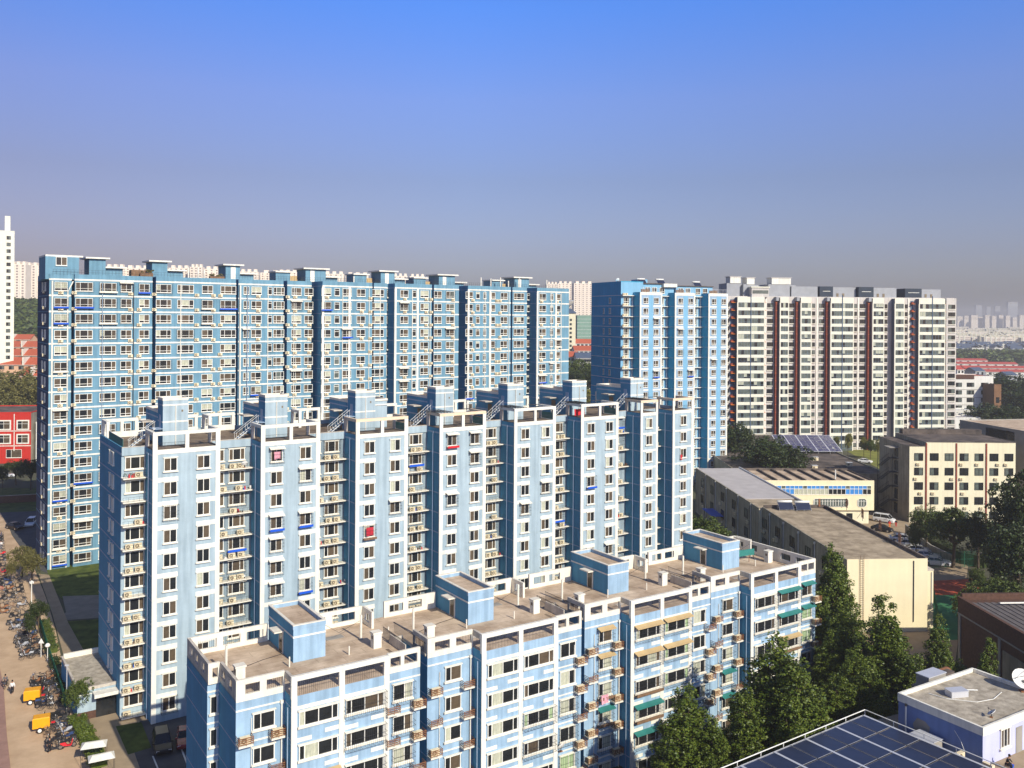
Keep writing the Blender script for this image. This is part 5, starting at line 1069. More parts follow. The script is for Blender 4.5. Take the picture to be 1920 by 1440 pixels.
for i, (x, w, h, Y) in enumerate([(1782+13*q, random.choice([9, 11, 14]), random.uniform(54, 66), random.uniform(3600, 4200)) for q in range(12)]):
    far_tower(x, x+w, HY+5.8-(h-HC)/Y*FP, Y, 'hazy slab block on the far skyline at the right edge', 'hazy blocks on the far right skyline', k='fartower', nf=6, notch=False, z0=0)
for i, (x, w, yt, Y) in enumerate(((1890, 20, 566, 5900), (1780, 14, 566, 6000), (1830, 12, 572, 6050), (1850, 8, 575, 6100), (1866, 10, 574, 6000))): far_tower(x, x+w, yt, Y, 'faint grey high-rise in the haze on the right horizon', 'faint grey high-rises on the right horizon', k='greybox', nf=4, notch=False, z0=0, name='faint_tower')
# ================================================================ TREES
TREEP = {}
def tree_proto(kind, seed=0):
    key = (kind, seed)
    if key in TREEP: return TREEP[key]
    rnd = random.Random(seed*7+len(kind)); m = MB(); t = MB(); cl = []
    if kind == 'poplar':      # unit: 14 m tall, radius 3.2
        H = 14.; spires = [(0, 0, 1.0)] + [(rnd.uniform(-2.3, 2.3), rnd.uniform(-2.3, 2.3), rnd.uniform(.6, .93)) for _ in range(8)]
        for sx, sy, hh in spires:
            for _ in range(95):
                q = rnd.random(); z = H*hh*(.1+.9*q); R0 = 2.0*(min(1, q/.25)**.6)*(1-q)**.42+.2; a = rnd.uniform(0, 6.283); d = R0*rnd.uniform(.55, 1)
                cl.append((sx*(1-q*.5)+math.cos(a)*d, sy*(1-q*.5)+math.sin(a)*d, z, rnd.uniform(.30, .6)))
        foliage(m, cl, 34, .115, 'poplar', rnd)
        t.cyl((0, 0, -.3), (0, 0, H*.8), .28, .05, 'trunk', 8)
        for _ in range(22): z = rnd.uniform(2, H*.75); a = rnd.uniform(0, 6.28); r = 2.2*(1-z/H); t.cyl((0, 0, z), (math.cos(a)*r, math.sin(a)*r, z+1.8), .07, .02, 'trunk', 5)
    else:                     # unit: 9 m tall, radius 4
        H = 9.; leaf = {'broad': 'broad', 'dark': 'dark', 'olive': 'olive', 'yell': 'yell'}[kind]
        lobes = [(rnd.uniform(-2.4, 2.4), rnd.uniform(-2.4, 2.4), rnd.uniform(4.2, 7.6), rnd.uniform(1.1, 1.9)) for _ in range(13)] + [(0, 0, 6.8, 2.0)]
        for (x, y, z, r) in lobes:
            for _ in range(24):
                a = rnd.uniform(0, 6.283); c = rnd.uniform(-.7, 1); q = math.sqrt(1-c*c); cl.append((x+q*math.cos(a)*r, y+q*math.sin(a)*r, z+c*r*.85, rnd.uniform(.35, .7)))
        foliage(m, cl, 24 if kind != 'olive' else 20, .14, leaf, rnd)
        t.cyl((0, 0, -.3), (.1, .1, 3.6), .26, .18, 'trunk', 8)
        for (x, y, z, r) in lobes: t.cyl((.1, .1, 3.0+rnd.random()), (x*.85, y*.85, z), .12, .03, 'trunk', 5)
    TREEP[key] = (m.mesh('crown'), t.mesh('trunk'), H); return TREEP[key]
def tree(kind, x, y, Y, sx, lab, group=None, name=None, seed=None, top=None, z0=None, h=None):
    """x,y: where its top stands in view; Y: distance; sx: width factor"""
    p = at(x, y, Y); z0 = terrain(p[0], Y) if z0 is None else z0; H = (p[2]-z0) if h is None else h
    if seed is None: seed = random.randrange(3)
    c, t, H0 = tree_proto(kind, seed); o = thing(name or {'poplar': 'poplar_tree'}.get(kind, 'tree'), lab, 'tree', (p[0], Y, z0), random.uniform(0, 6.28), group)
    s = H/H0; link('trunk', t, o, sc=(s*sx, s*sx, s)); link('crown', c, o, sc=(s*sx, s*sx, s*1.0)); return o
# poplars between the front block and the lavender house
tree('poplar', 1285, 1288, 84, 1.25, 'dark poplar leftmost, in front of the third unit of the front block', seed=0)
tree('poplar', 1455, 1190, 89, 1.27, 'big dark poplar in front of the right end of the front block', seed=1)
tree('poplar', 1500, 1235, 86, 1.12, 'shorter poplar just right of the big one before the front block', seed=2)
tree('poplar', 1400, 1290, 86, 1.12, 'lower poplar between the two dark poplars before the front block', seed=2)
tree('poplar', 1562, 1018, 118, 0.9, 'tallest narrow poplar covering the left corner of the yellow workshop wall', seed=2)
tree('poplar', 1535, 1110, 112, 1.0, 'poplar close behind the right end of the front block', seed=0)
tree('poplar', 1600, 1130, 108, 1.06, 'dense poplar below the rusty ladder of the workshop wall', seed=1)
tree('poplar', 1656, 1118, 103, 1.15, 'broad poplar in front of the middle of the yellow workshop wall', seed=0)
tree('poplar', 1690, 1210, 100, 1.0, 'low poplar right of the broad poplar by the yellow wall', seed=2)
tree('poplar', 1630, 1240, 96, 1.12, 'poplar standing just beyond the near solar panel array', seed=1)
tree('poplar', 1570, 1260, 95, 1.19, 'dark poplar behind the top edge of the near solar panels', seed=2)
tree('poplar', 1762, 1152, 104, 0.75, 'slim poplar between the workshop corner and the brick warehouse', seed=1)
tree('poplar', 1857, 1200, 97, 0.69, 'small poplar against the brick warehouse wall behind the lavender house', seed=0)
tree('poplar', 1800, 1235, 100, 0.62, 'small dark poplar behind the back parapet of the lavender house', seed=2)
for (x, y, Y, s_, lab) in ((1335, 1345, 84, 1.1, 'low dark poplar right of the leftmost one at the bottom'), (1530, 1300, 90, 1.2, 'dark poplar just above the corner of the near solar panels'), (1600, 1215, 100, 1.2, 'dark inner poplar between the tall ones before the workshop'), (1560, 1180, 106, 1.1, 'dark inner poplar behind the front block corner'), (1720, 1230, 98, 1.0, 'low dark poplar left of the lavender house parapet'), (1660, 1300, 92, 1.1, 'lowest dark poplar against the lavender house wall'), (1480, 1310, 84, 1.2, 'dark poplar low beside the big one at the bottom')):
    tree('poplar', x, y, Y, s_, lab)
# trees in front of the dormitory
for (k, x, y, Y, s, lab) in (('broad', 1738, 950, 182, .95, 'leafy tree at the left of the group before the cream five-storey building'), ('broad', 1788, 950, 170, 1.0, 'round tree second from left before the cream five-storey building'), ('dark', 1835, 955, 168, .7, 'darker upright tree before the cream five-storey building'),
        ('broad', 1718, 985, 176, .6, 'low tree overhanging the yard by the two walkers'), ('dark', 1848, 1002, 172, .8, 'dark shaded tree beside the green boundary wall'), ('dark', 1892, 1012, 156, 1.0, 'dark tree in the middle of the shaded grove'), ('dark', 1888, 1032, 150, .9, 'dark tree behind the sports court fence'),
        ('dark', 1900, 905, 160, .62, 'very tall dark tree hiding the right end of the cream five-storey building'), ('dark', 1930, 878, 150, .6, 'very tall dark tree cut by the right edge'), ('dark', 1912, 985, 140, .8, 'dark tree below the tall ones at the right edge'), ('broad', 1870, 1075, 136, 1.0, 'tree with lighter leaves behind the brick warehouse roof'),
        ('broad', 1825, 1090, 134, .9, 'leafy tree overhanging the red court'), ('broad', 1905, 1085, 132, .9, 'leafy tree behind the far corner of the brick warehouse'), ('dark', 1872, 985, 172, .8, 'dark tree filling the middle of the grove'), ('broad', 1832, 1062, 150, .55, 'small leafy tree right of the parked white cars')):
    tree(k, x, y, Y, s, lab)
# trees by the far roofs
for (k, x, y, Y, s, lab) in (('dark', 1385, 792, 262, .8, 'dark tree right beside the foot of the blue tower'), ('dark', 1440, 818, 238, 1.3, 'wide dark tree in front of the far solar array'), ('dark', 1480, 836, 236, 1.2, 'round dark tree covering the corner of the far solar array'), ('dark', 1420, 835, 246, 1.0, 'dark tree between the blue tower and the black roof'),
        ('broad', 1330, 968, 158, .9, 'green tree between the middle slab and the workshop side wall'), ('broad', 1302, 960, 160, .5, 'narrow green tree partly hidden by the middle slab right corner'), ('broad', 1352, 990, 156, .6, 'small tree at the foot of the workshop side wall'),
        ('yell', 1590, 812, 305, .5, 'young yellow-green tree at the left of the rough lawn'), ('yell', 1620, 818, 303, .45, 'young yellow-green tree second on the rough lawn'), ('broad', 1632, 822, 300, .6, 'dark green bush tree on the rough lawn'), ('yell', 1568, 818, 308, .5, 'young tree beside the far solar array edge'), ('yell', 1648, 822, 300, .5, 'young tree on the rough lawn beside the cream building wall'),
        ('broad', 1078, 668, 430, 1.1, 'large green tree below the white houses in the gap'), ('dark', 1097, 688, 400, .8, 'dark tree in the gap beside the blue tower'), ('dark', 1062, 690, 410, .8, 'dark tree in the gap beside the rear slab end'), ('yell', 1098, 730, 330, .6, 'yellowing tree at the foot of the blue tower gable'),
        ('broad', 1815, 764, 350, .7, 'tree left of the white shed'), ('dark', 1840, 760, 340, 1.2, 'dark tree below the white four-storey building'), ('dark', 1870, 755, 350, 1.2, 'dark tree beside the orange-brown house'), ('dark', 1895, 700, 420, 1.3, 'wide dark tree below the grey house at the right edge'), ('dark', 1912, 730, 380, 1.2, 'dark tree at the right edge above the grey hall'),
        ('dark', 1880, 715, 430, 1.2, 'dark tree behind the orange-brown house'), ('broad', 1812, 786, 318, .5, 'small dark tree in front of the white house base'), ('dark', 1900, 760, 330, 1.2, 'dark tree above the grey hall roof'), ('dark', 1855, 785, 300, 1.1, 'dark tree left of the grey hall roof'),
        ('olive', 28, 688, 330, 1.0, 'sparse olive tree before the peach terrace at the left edge'), ('olive', 52, 702, 325, .8, 'sparse olive tree close to the rear slab corner'), ('olive', 5, 700, 320, .9, 'brownish tree at the very left edge above the red building'),
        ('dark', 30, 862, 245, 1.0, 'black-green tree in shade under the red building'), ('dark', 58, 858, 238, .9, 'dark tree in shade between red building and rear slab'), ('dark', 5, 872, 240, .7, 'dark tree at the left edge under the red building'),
        ('olive', 42, 1022, 160, .9, 'olive willow-like tree beside the scooters at the left'), ('olive', 60, 1035, 155, .8, 'olive tree leaning towards the rear slab base'), ('olive', 22, 1050, 156, .6, 'smaller olive tree nearest the left edge by the street'),
        ('dark', 72, 1125, 132, .8, 'dark street tree beside the white lamp post'), ('dark', 56, 1150, 128, .5, 'small dark street tree above the bicycles'), ('broad', 146, 1268, 104, .72, 'bushy tree in front of the blue annex canopy')):
    tree(k, x, y, Y, s, lab)
def wood(name, pts, k, kind='stuff', per=26, sz=.9, seed=1):
    rnd = random.Random(seed); m = MB(); cl = []
    for (x, y, z, r) in pts: cl += [(x+rnd.uniform(-r, r)*.5, y+rnd.uniform(-r, r)*.5, z+rnd.uniform(-.2, .3)*r, r*rnd.uniform(.5, .8)) for _ in range(2)]
    foliage(m, cl, per, sz, k, rnd); return m.build(name, kind=kind)
rnd = random.Random(3); pts = []
for _ in range(620):
    Y = rnd.uniform(585, 960); x = rnd.uniform(-40, 84); X = (x-CX)/FP*Y; z = terrain(X, Y); pts.append((X, Y, z+4, 6))
wood('hillside_wood', pts, 'broad', per=16, sz=1.7)
pts = []
for _ in range(560):
    Y = rnd.choice([rnd.uniform(930, 1150), rnd.uniform(930, 1150), rnd.uniform(1900, 2300), rnd.uniform(2800, 3400)]); x = rnd.uniform(1770, 1940); pts.append(((x-CX)/FP*Y, Y, 5, 7 if Y < 1300 else 12))
wood('far_wood', pts, 'broad', per=16, sz=1.9, seed=5)
pts = []
for _ in range(160):
    Y = rnd.uniform(700, 1200); x = rnd.uniform(1040, 1115); X = (x-CX)/FP*Y; pts.append((X, Y, terrain(X, Y)+5, 7))
wood('far_wood', pts, 'broad', per=16, sz=1.7, seed=6)
pts = []
for _ in range(70):
    Y = rnd.uniform(440, 620); x = rnd.uniform(1800, 1930); pts.append(((x-CX)/FP*Y, Y, 5, 5))
wood('far_wood', pts, 'dark', per=30, sz=.8, seed=7)
# shrubs / hedges
def hedge(px, wd, h, lab, leaf='broad'):
    t = thing('hedge', lab, 'hedge', gp(*px[0])+(0,)); x0, y0 = gp(*px[0]); m = MB(); rnd = random.Random(len(lab)); cl = []; b = MB()
    for i in range(len(px)-1):
        a = Vector(gp(*px[i])); c = Vector(gp(*px[i+1])); L = (c-a).length; n = Vector((-(c-a).y, (c-a).x)).normalized()
        for _ in range(int(L*wd*7)): q = a+(c-a)*rnd.random()+n*rnd.uniform(-.5, .5)*wd; cl.append((q.x-x0, q.y-y0, rnd.uniform(.3, h), .32))
        pts = [a+n*wd*.4, c+n*wd*.4, c-n*wd*.4, a-n*wd*.4]; b.poly([(p.x-x0, p.y-y0) for p in pts], .02, h*.7, leaf)
    foliage(m, cl, 22, .09, leaf, rnd); m.build('foliage', t); b.build('stems', t); return t
hedge([(82, 1170), (98, 1225)], 1.6, .9, 'short clipped hedge behind the bicycles beside the tan path')
hedge([(139, 1348), (166, 1395), (186, 1440)], 1.9, .8, 'wide clipped hedge strip between street and forecourt at the bottom left', 'poplar')
hedge([(1752, 1030), (1800, 1054), (1850, 1064)], 3.0, 3.2, 'tall dark shrubs behind the grey-green boundary wall by the white cars', 'dark')
hedge([(1712, 1004), (1752, 1030)], 2.4, 2.6, 'dark shrubs at the start of the boundary wall near the walkers', 'dark')
hedge([(100, 1245), (128, 1320)], 1.2, 1.4, 'dark unclipped shrubs along the street side of the annex', 'dark')
# ================================================================ STREET THINGS
def fence(px, h, lab, k='greenfence'):
    t = thing('mesh_fence', lab, 'fence', gp(*px[0])+(0,)); x0, y0 = gp(*px[0]); m = MB(); g = MB()
    for i in range(len(px)-1):
        a = gp(*px[i]); c = gp(*px[i+1]); n = max(1, int(math.dist(a, c)/2.4))
        for j in range(n):
            p = [a[q]+(c[q]-a[q])*j/n-(x0, y0)[q] for q in (0, 1)]; e = [a[q]+(c[q]-a[q])*(j+1)/n-(x0, y0)[q] for q in (0, 1)]
            m.bar((p[0], p[1], 0), (p[0], p[1], h), .05, k)
            for z in (.15, h*.5, h-.06): g.bar((p[0], p[1], z), (e[0], e[1], z), .025, k)
            for s in range(16): f = s/16; g.bar((p[0]+(e[0]-p[0])*f, p[1]+(e[1]-p[1])*f, .1), (p[0]+(e[0]-p[0])*f, p[1]+(e[1]-p[1])*f, h-.05), .014, k)
    m.build('posts', t); g.build('mesh', t); return t
fence([(70, 1158), (84, 1210), (100, 1262), (124, 1335)], 1.8, 'green mesh fence along the street hedge at the left')
fence([(1742, 1066), (1830, 1062)], 3.0, 'green mesh fence at the near end of the white car row')
fence([(1746, 1105), (1760, 1175)], 2.4, 'green mesh fence along the left side of the sports court')
def wall_thing(px, h, k, lab, th=.25):
    m = MB(); x0, y0 = gp(*px[0])
    for i in range(len(px)-1):
        a = Vector(gp(*px[i])); c = Vector(gp(*px[i+1])); n = Vector((-(c-a).y, (c-a).x)).normalized()*th/2
        m.poly([(p.x-x0, p.y-y0) for p in (a+n, c+n, c-n, a-n)], 0, h, k); m.poly([(p.x-x0, p.y-y0) for p in (a+n*1.4, c+n*1.4, c-n*1.4, a-n*1.4)], h, h+.1, 'concrete')
    tag(m.build('boundary_wall', loc=(x0, y0, 0)), lab, 'wall')
wall_thing([(1698, 1000), (1745, 1040), (1790, 1062)], 1.9, 'shedwall', 'grey-green boundary wall between the white cars and the grove')
wall_thing([(-20, 945), (72, 940)], 1.8, 'brick', 'dark brick garden wall behind the shaded lawn at the left')
t = thing('lamp_post', 'white lamp post with a small cluster head beside the scooters', 'lamp post', gp(59, 1140)+(0,)); m = MB(); m.cyl((0, 0, 0), (0, 0, 4.0), .09, .07, 'white', 8); m.build('pole', t); m = MB()
for a in (0, 1.57, 3.14, 4.71): m.cyl((math.cos(a)*.25, math.sin(a)*.25, 4.0), (math.cos(a)*.25, math.sin(a)*.25, 4.3), .12, .09, 'dish', 8).bar((0, 0, 3.9), (math.cos(a)*.25, math.sin(a)*.25, 4.05), .03, 'white')
m.cyl((0, 0, 4.0), (0, 0, 4.45), .1, .08, 'dish', 8); m.build('lamp_head', t)
t = thing('street_sign', 'small pale triangular sign on a post by the green fence', 'sign', gp(77, 1232)+(0,)); m = MB(); m.cyl((0, 0, 0), (0, 0, 2.2), .05, .05, 'pipe', 6); m.build('post', t); m = MB(); m.loft([[(-.4, -.02, 1.9), (.4, -.02, 1.9), (0, -.02, 2.6)], [(-.4, .02, 1.9), (.4, .02, 1.9), (0, .02, 2.6)]], 'dish'); m.build('sign_plate', t)
t = thing('garden_lamp', 'squat white globe lamp beside the green fence', 'lamp post', gp(89, 1240)+(0,)); m = MB(); m.cyl((0, 0, 0), (0, 0, 1.9), .05, .05, 'pipe', 6); m.build('post', t); m = MB(); m.loft([[(math.cos(a*.785)*r, math.sin(a*.785)*r, 1.9+z) for a in range(8)] for r, z in ((.1, 0), (.32, .15), (.36, .32), (.22, .52), (.05, .6))], 'dish'); m.build('globe', t, True)
t = thing('utility_pole', 'thin grey pole in front of the annex side wall', 'pole', gp(125, 1318)+(0,)); m = MB(); m.cyl((0, 0, 0), (0, 0, 4.6), .06, .05, 'alu', 6); m.build('pole', t); m = MB(); m.box(-.25, .25, -.05, .05, 4.5, 4.7, 'alu'); m.build('lamp_head', t)
for (x, y, lab, rz) in ((176, 1416, 'white canvas gazebo roof at the bottom left by the hedge', 20), (190, 1440, 'second white canvas roof cut by the bottom edge', 28)):
    t = thing('canopy_stall', lab, 'canopy', gp(x, y+14)+(0,), R(rz)); m = MB(); s = 1.25
    m.loft([[(-s, -s*.7, 1.9), (s, -s*.7, 1.9), (s, s*.7, 1.9), (-s, s*.7, 1.9)], [(-s*.7, -s*.1, 2.25), (s*.7, -s*.1, 2.25), (s*.7, s*.1, 2.25), (-s*.7, s*.1, 2.25)]], 'white'); m.build('roof', t); m = MB()
    for a in (-s+.05, s-.05):
        for c in (-s*.65, s*.65): m.cyl((a, c, 0), (a, c, 1.9), .02, .02, 'iron', 6)
    m.build('posts', t)
# cars
CARP = {}
def car(x, y, rz, paint, lab, kind='suv', group=None, z=0):
    t = thing('parked_car', lab, 'car', gp(x, y)+(z+.03,), R(rz), group)
    key = (paint, kind)
    if key not in CARP:
        L, Wd, H = {'suv': (4.7, 1.86, 1.7), 'sedan': (4.6, 1.8, 1.46), 'van': (4.9, 1.85, 1.95)}[kind]; hw = Wd/2
        def sec(xx, zb, zt, k=1.0): return [(xx, -hw*k, zb+.12), (xx, -hw*k*.96, zb), (xx, hw*k*.96, zb), (xx, hw*k, zb+.12), (xx, hw*k, zt-.18), (xx, hw*k*.90, zt), (xx, -hw*k*.90, zt), (xx, -hw*k, zt-.18)]
        hd = .95 if kind != 'van' else 1.1; m = MB()
        m.loft([sec(-L/2, .42, hd-.1, .86), sec(-L/2+.15, .25, hd+.02, .97), sec(-L*.25, .22, hd+.05), sec(L*.2, .22, hd+.05), sec(L/2-.5, .22, hd-.10, .98), sec(L/2-.12, .26, hd-.2, .92), sec(L/2, .4, hd-.32, .82)], paint)
        m2 = MB(); c0, c1, c2, c3 = {'suv': (-L*.46, -L*.38, L*.08, L*.26), 'sedan': (-L*.40, -L*.24, L*.06, L*.24), 'van': (-L*.48, -L*.44, L*.2, L*.34)}[kind]
        lo = [(c0, -hw*.9, hd), (c3, -hw*.9, hd), (c3, hw*.9, hd), (c0, hw*.9, hd)]; hi = [(c1, -hw*.72, H-.06), (c2, -hw*.72, H-.06), (c2, hw*.72, H-.06), (c1, hw*.72, H-.06)]
        m2.loft([lo, hi], 'glass'); m.loft([[(a[0]*.99, a[1]*1.01, a[2]) for a in hi], [(a[0]*.95, a[1]*.93, H) for a in hi]], paint)
        for s in (-1, 1):
            for (a, b_) in ((c0, c1), (c3, c2)): m.bar((a, s*hw*.9, hd), (b_, s*hw*.73, H-.05), .035, paint)
            mid = (c1+c2)/2; m.bar((mid, s*hw*.905, hd), (mid, s*hw*.735, H-.05), .03, paint)
        wh = MB(); wh.cyl((0, -.11, 0), (0, .11, 0), .34, .34, 'tyre', 16); rim = MB(); rim.cyl((0, -.12, 0), (0, .12, 0), .20, .20, 'chrome', 12)
        hl = MB(); hl.box(-.03, .03, -.16, .16, -.07, .07, 'dish'); tl = MB(); tl.box(-.03, .03, -.14, .14, -.08, .08, 'plasticred'); mr = MB(); mr.box(-.06, .06, -.1, .1, -.07, .07, paint)
        CARP[key] = (m.mesh('body'), m2.mesh('windows'), wh.mesh('wheel'), rim.mesh('rim'), hl.mesh('headlight'), tl.mesh('tail_light'), mr.mesh('mirror'), L, hw, hd)
    B_, G_, Wm, Rm, Hm, Tm, Mm, L, hw, hd = CARP[key]
    link('body', B_, t); link('windows', G_, t)
    for a in (-1, 1):
        for c in (-1, 1): w_ = link('wheel', Wm, t, (a*L*.31, c*(hw-.1), .34)); link('rim', Rm, w_)
        link('headlight', Hm, t, (L/2-.07, a*hw*.66, hd-.32)); link('tail_light', Tm, t, (-L/2+.06, a*hw*.68, hd-.2)); link('mirror', Mm, t, (L*.2, a*(hw+.02), hd+.02))
    return t
    return t
car(304, 1402, 296, 'carblack', 'black suv parked in the shade below the middle slab at the bottom left'); car(347, 1392, 290, 'carred', 'dark red car half hidden behind the front block corner', 'sedan')
car(58, 985, 286, 'carwhite', 'white suv parked in the shade by the foot of the rear slab'); car(28, 992, 330, 'carblack', 'dark sedan parked left of the white suv', 'sedan')
car(12, 895, 20, 'carsilver', 'silver car in deep shade under the trees at the left edge', 'sedan')
car(1654, 996, 320, 'carblack', 'black car behind the brown roof sign next to the white van', 'sedan'); car(1658, 979, 318, 'carwhite', 'white van beside the two walkers', 'van')
for i, (x, y, lab, k) in enumerate(((1692, 1016, 'white car farthest along the row beside the workshop', 'carwhite'), (1706, 1026, 'dark-windowed silver car second in the row beside the workshop', 'carsilver'), (1720, 1037, 'white sedan in the middle of the row beside the workshop', 'carwhite'), (1736, 1048, 'white sedan second nearest in the row beside the workshop', 'carwhite'), (1755, 1060, 'nearest white sedan at the end of the row by the green fence', 'carwhite'))):
    car(x, y, 344, k, lab, 'sedan', 'cars parked along the workshop').scale = (1.2, 1.2, 1.15)
car(1622, 868, 330, 'carwhite', 'white car at the edge of the rough lawn beyond the black hall roof', 'sedan')
# bicycles, scooters
BP = {}
def bike(kind, x, y, z, rz, col, lab, group):
    if (kind, col) not in BP:
        w = MB(); n = 14; r = .33 if kind == 'bicycle' else .24; th = .02 if kind == 'bicycle' else .055
        for i in range(n): a = 6.283*i/n; c = 6.283*(i+1)/n; w.cyl((math.cos(a)*r, 0, math.sin(a)*r), (math.cos(c)*r, 0, math.sin(c)*r), th, th, 'tyre', 5, False)
        for i in range(4): a = .785*i; w.bar((-math.cos(a)*r, 0, -math.sin(a)*r), (math.cos(a)*r, 0, math.sin(a)*r), .006 if kind == 'bicycle' else .03, 'chrome')
        f = MB(); s = MB(); h = MB(); e = MB()
        if kind == 'bicycle':
            for a, c in (((-.52, 0, .33), (-.1, 0, .3)), ((-.1, 0, .3), (-.2, 0, .85)), ((-.52, 0, .33), (-.19, 0, .75)), ((-.1, 0, .3), (.38, 0, .8)), ((-.19, 0, .75), (.38, 0, .85)), ((.52, 0, .33), (.36, 0, .98))): f.cyl(a, c, .022, .022, col, 6)
            f.box(-.7, -.25, -.07, .07, .72, .74, 'iron'); s.loft([[(-.34, -.09, .86), (-.34, .09, .86), (-.34, .09, .9), (-.34, -.09, .9)], [(-.06, -.03, .88), (-.06, .03, .88), (-.06, .03, .91), (-.06, -.03, .91)]], 'tyre')
            h.cyl((.32, -.28, 1.02), (.32, .28, 1.02), .016, .016, 'chrome', 6); e.box(.42, .68, -.15, .15, .72, .74, 'chrome')
            for q in range(5):
                for yy in (-.15, .15): e.bar((.42+q*.065, yy, .73), (.42+q*.065, yy, .95), .008, 'chrome')
            for yy in (-.15, .15): e.bar((.42, yy, .95), (.68, yy, .95), .012, 'chrome')
        else:
            f.loft([[(-.75, -.13, .5), (-.75, .13, .5), (-.75, .1, .68), (-.75, -.1, .68)], [(-.3, -.18, .32), (-.3, .18, .32), (-.3, .14, .72), (-.3, -.14, .72)], [(-.05, -.17, .28), (-.05, .17, .28), (-.05, .17, .36), (-.05, -.17, .36)], [(.28, -.17, .28), (.28, .17, .28), (.28, .17, .36), (.28, -.17, .36)]], col)
            f.loft([[(.28, -.2, .3), (.28, .2, .3), (.36, .2, .32), (.36, -.2, .32)], [(.42, -.15, .95), (.42, .15, .95), (.5, .12, .93), (.5, -.12, .93)]], col); f.cyl((.46, 0, .9), (.6, 0, .24), .04, .04, 'chrome', 6)
            s.box(-.72, -.1, -.14, .14, .72, .80, 'tyre'); h.cyl((.4, -.34, 1.05), (.4, .34, 1.05), .02, .02, 'tyre', 6).cyl((.42, 0, .9), (.4, 0, 1.05), .03, .03, 'tyre', 6); e.cyl((.49, 0, .92), (.53, 0, .90), .08, .07, 'dish', 10)
        BP[(kind, col)] = (w.mesh('wheel'), f.mesh('frame'), s.mesh('seat'), h.mesh('handlebar'), e.mesh('basket' if kind == 'bicycle' else 'headlight'), r)
    w, f, s, h, e, r = BP[(kind, col)]; t = thing(kind, lab, kind, (x, y, z), rz, group)
    for q in ((-.52, .52) if kind == 'bicycle' else (-.58, .6)): link('wheel', w, t, (q, 0, r+.02))
    link('frame', f, t); link('seat', s, t); link('handlebar', h, t); link('basket' if kind == 'bicycle' else 'headlight', e, t); return t
rnd = random.Random(21)
clusters = [([(30, 1085), (46, 1160)], 26, 'by the olive trees, north of the lamp post', 3), ([(40, 1165), (58, 1186)], 9, 'beside the dark street trees', 2), ([(56, 1190), (72, 1235)], 20, 'along the green fence by the triangular sign', 2), ([(90, 1268), (108, 1330)], 22, 'between the two yellow carts', 2), ([(112, 1342), (132, 1405)], 16, 'south of the second yellow cart', 2), ([(-2, 1000), (6, 1085)], 16, 'at the far left edge of the street', 1)]
for (a, c), n, where, rows in clusters:
    A_ = Vector(gp(*a)); C_ = Vector(gp(*c)); d = (C_-A_).normalized(); nn = Vector((-d.y, d.x)); nn = nn if nn.x < 0 else -nn
    for i in range(n):
        f = (i//rows+.5)/math.ceil(n/rows); q = A_+(C_-A_)*f + nn*(i % rows)*1.35 + Vector((rnd.uniform(-.15, .15), rnd.uniform(-.2, .2)))
        kind = 'scooter' if rnd.random() < .55 else 'bicycle'; col = rnd.choice(['carblack', 'plasticblue', 'carblack', 'iron', 'carsilver', 'iron', 'iron', 'carblack', 'plasticblue', 'iron', 'rust', 'plasticred', 'carblack'])
        cn = {'carblack': 'black', 'plasticblue': 'dark blue', 'plasticred': 'red', 'iron': 'charcoal', 'carsilver': 'silver', 'rust': 'rusty brown', 'dish': 'white'}[col]
        bike(kind, q.x, q.y, .01, math.atan2(nn.y, nn.x)+rnd.uniform(-.25, .25)+(math.pi if rnd.random() < .3 else 0), col, f'{cn} {kind} in the parked cluster {where}', f'{cn} {kind}s parked {where}')
for (x, y, rz, lab) in ((66, 1316, 200, 'yellow box cart farther up the street among the bicycles'), (84, 1368, 204, 'nearer yellow box cart lower on the street among the bicycles')):
    t = thing('delivery_cart', lab, 'cargo tricycle', gp(x+8, y)+(.01,), R(rz)); m = MB(); m.loft([[(-.1, -.62, .55), (1.65, -.62, .55), (1.65, .62, .55), (-.1, .62, .55)], [(-.1, -.62, 1.62), (1.65, -.62, 1.62), (1.65, .62, 1.62), (-.1, .62, 1.62)], [(-.05, -.57, 1.7), (1.6, -.57, 1.7), (1.6, .57, 1.7), (-.05, .57, 1.7)]], 'yellow'); m.build('cargo_box', t)
    m = MB(); m.box(.75, .79, -.635, -.62, .6, 1.6, 'tan').box(-.1, 1.65, -.64, -.62, 1.1, 1.14, 'tan'); m.build('panel_seams', t)
    for (wx, wy) in ((.9, -.7), (.9, .7), (-1.25, 0)): m = MB(); m.cyl((0, -.05, 0), (0, .05, 0), .32, .32, 'tyre', 14).cyl((0, -.06, 0), (0, .06, 0), .2, .2, 'dish', 12); m.build('wheel', t, loc=(wx, wy, .33))
    m = MB(); m.cyl((.2, 0, .45), (-1.0, 0, .5), .06, .06, 'iron', 6).cyl((-1.0, 0, .5), (-1.05, 0, 1.0), .05, .04, 'iron', 6).cyl((-1.05, 0, 1.0), (-1.25, 0, .35), .04, .04, 'iron', 6).cyl((-1.0, -.32, 1.05), (-1.0, .32, 1.05), .02, .02, 'iron', 6); m.build('steering', t)
    m = MB(); m.box(-.62, -.22, -.16, .16, .75, .85, 'plasticred').cyl((-.4, 0, .45), (-.4, 0, .75), .04, .04, 'iron', 6); m.build('seat', t)
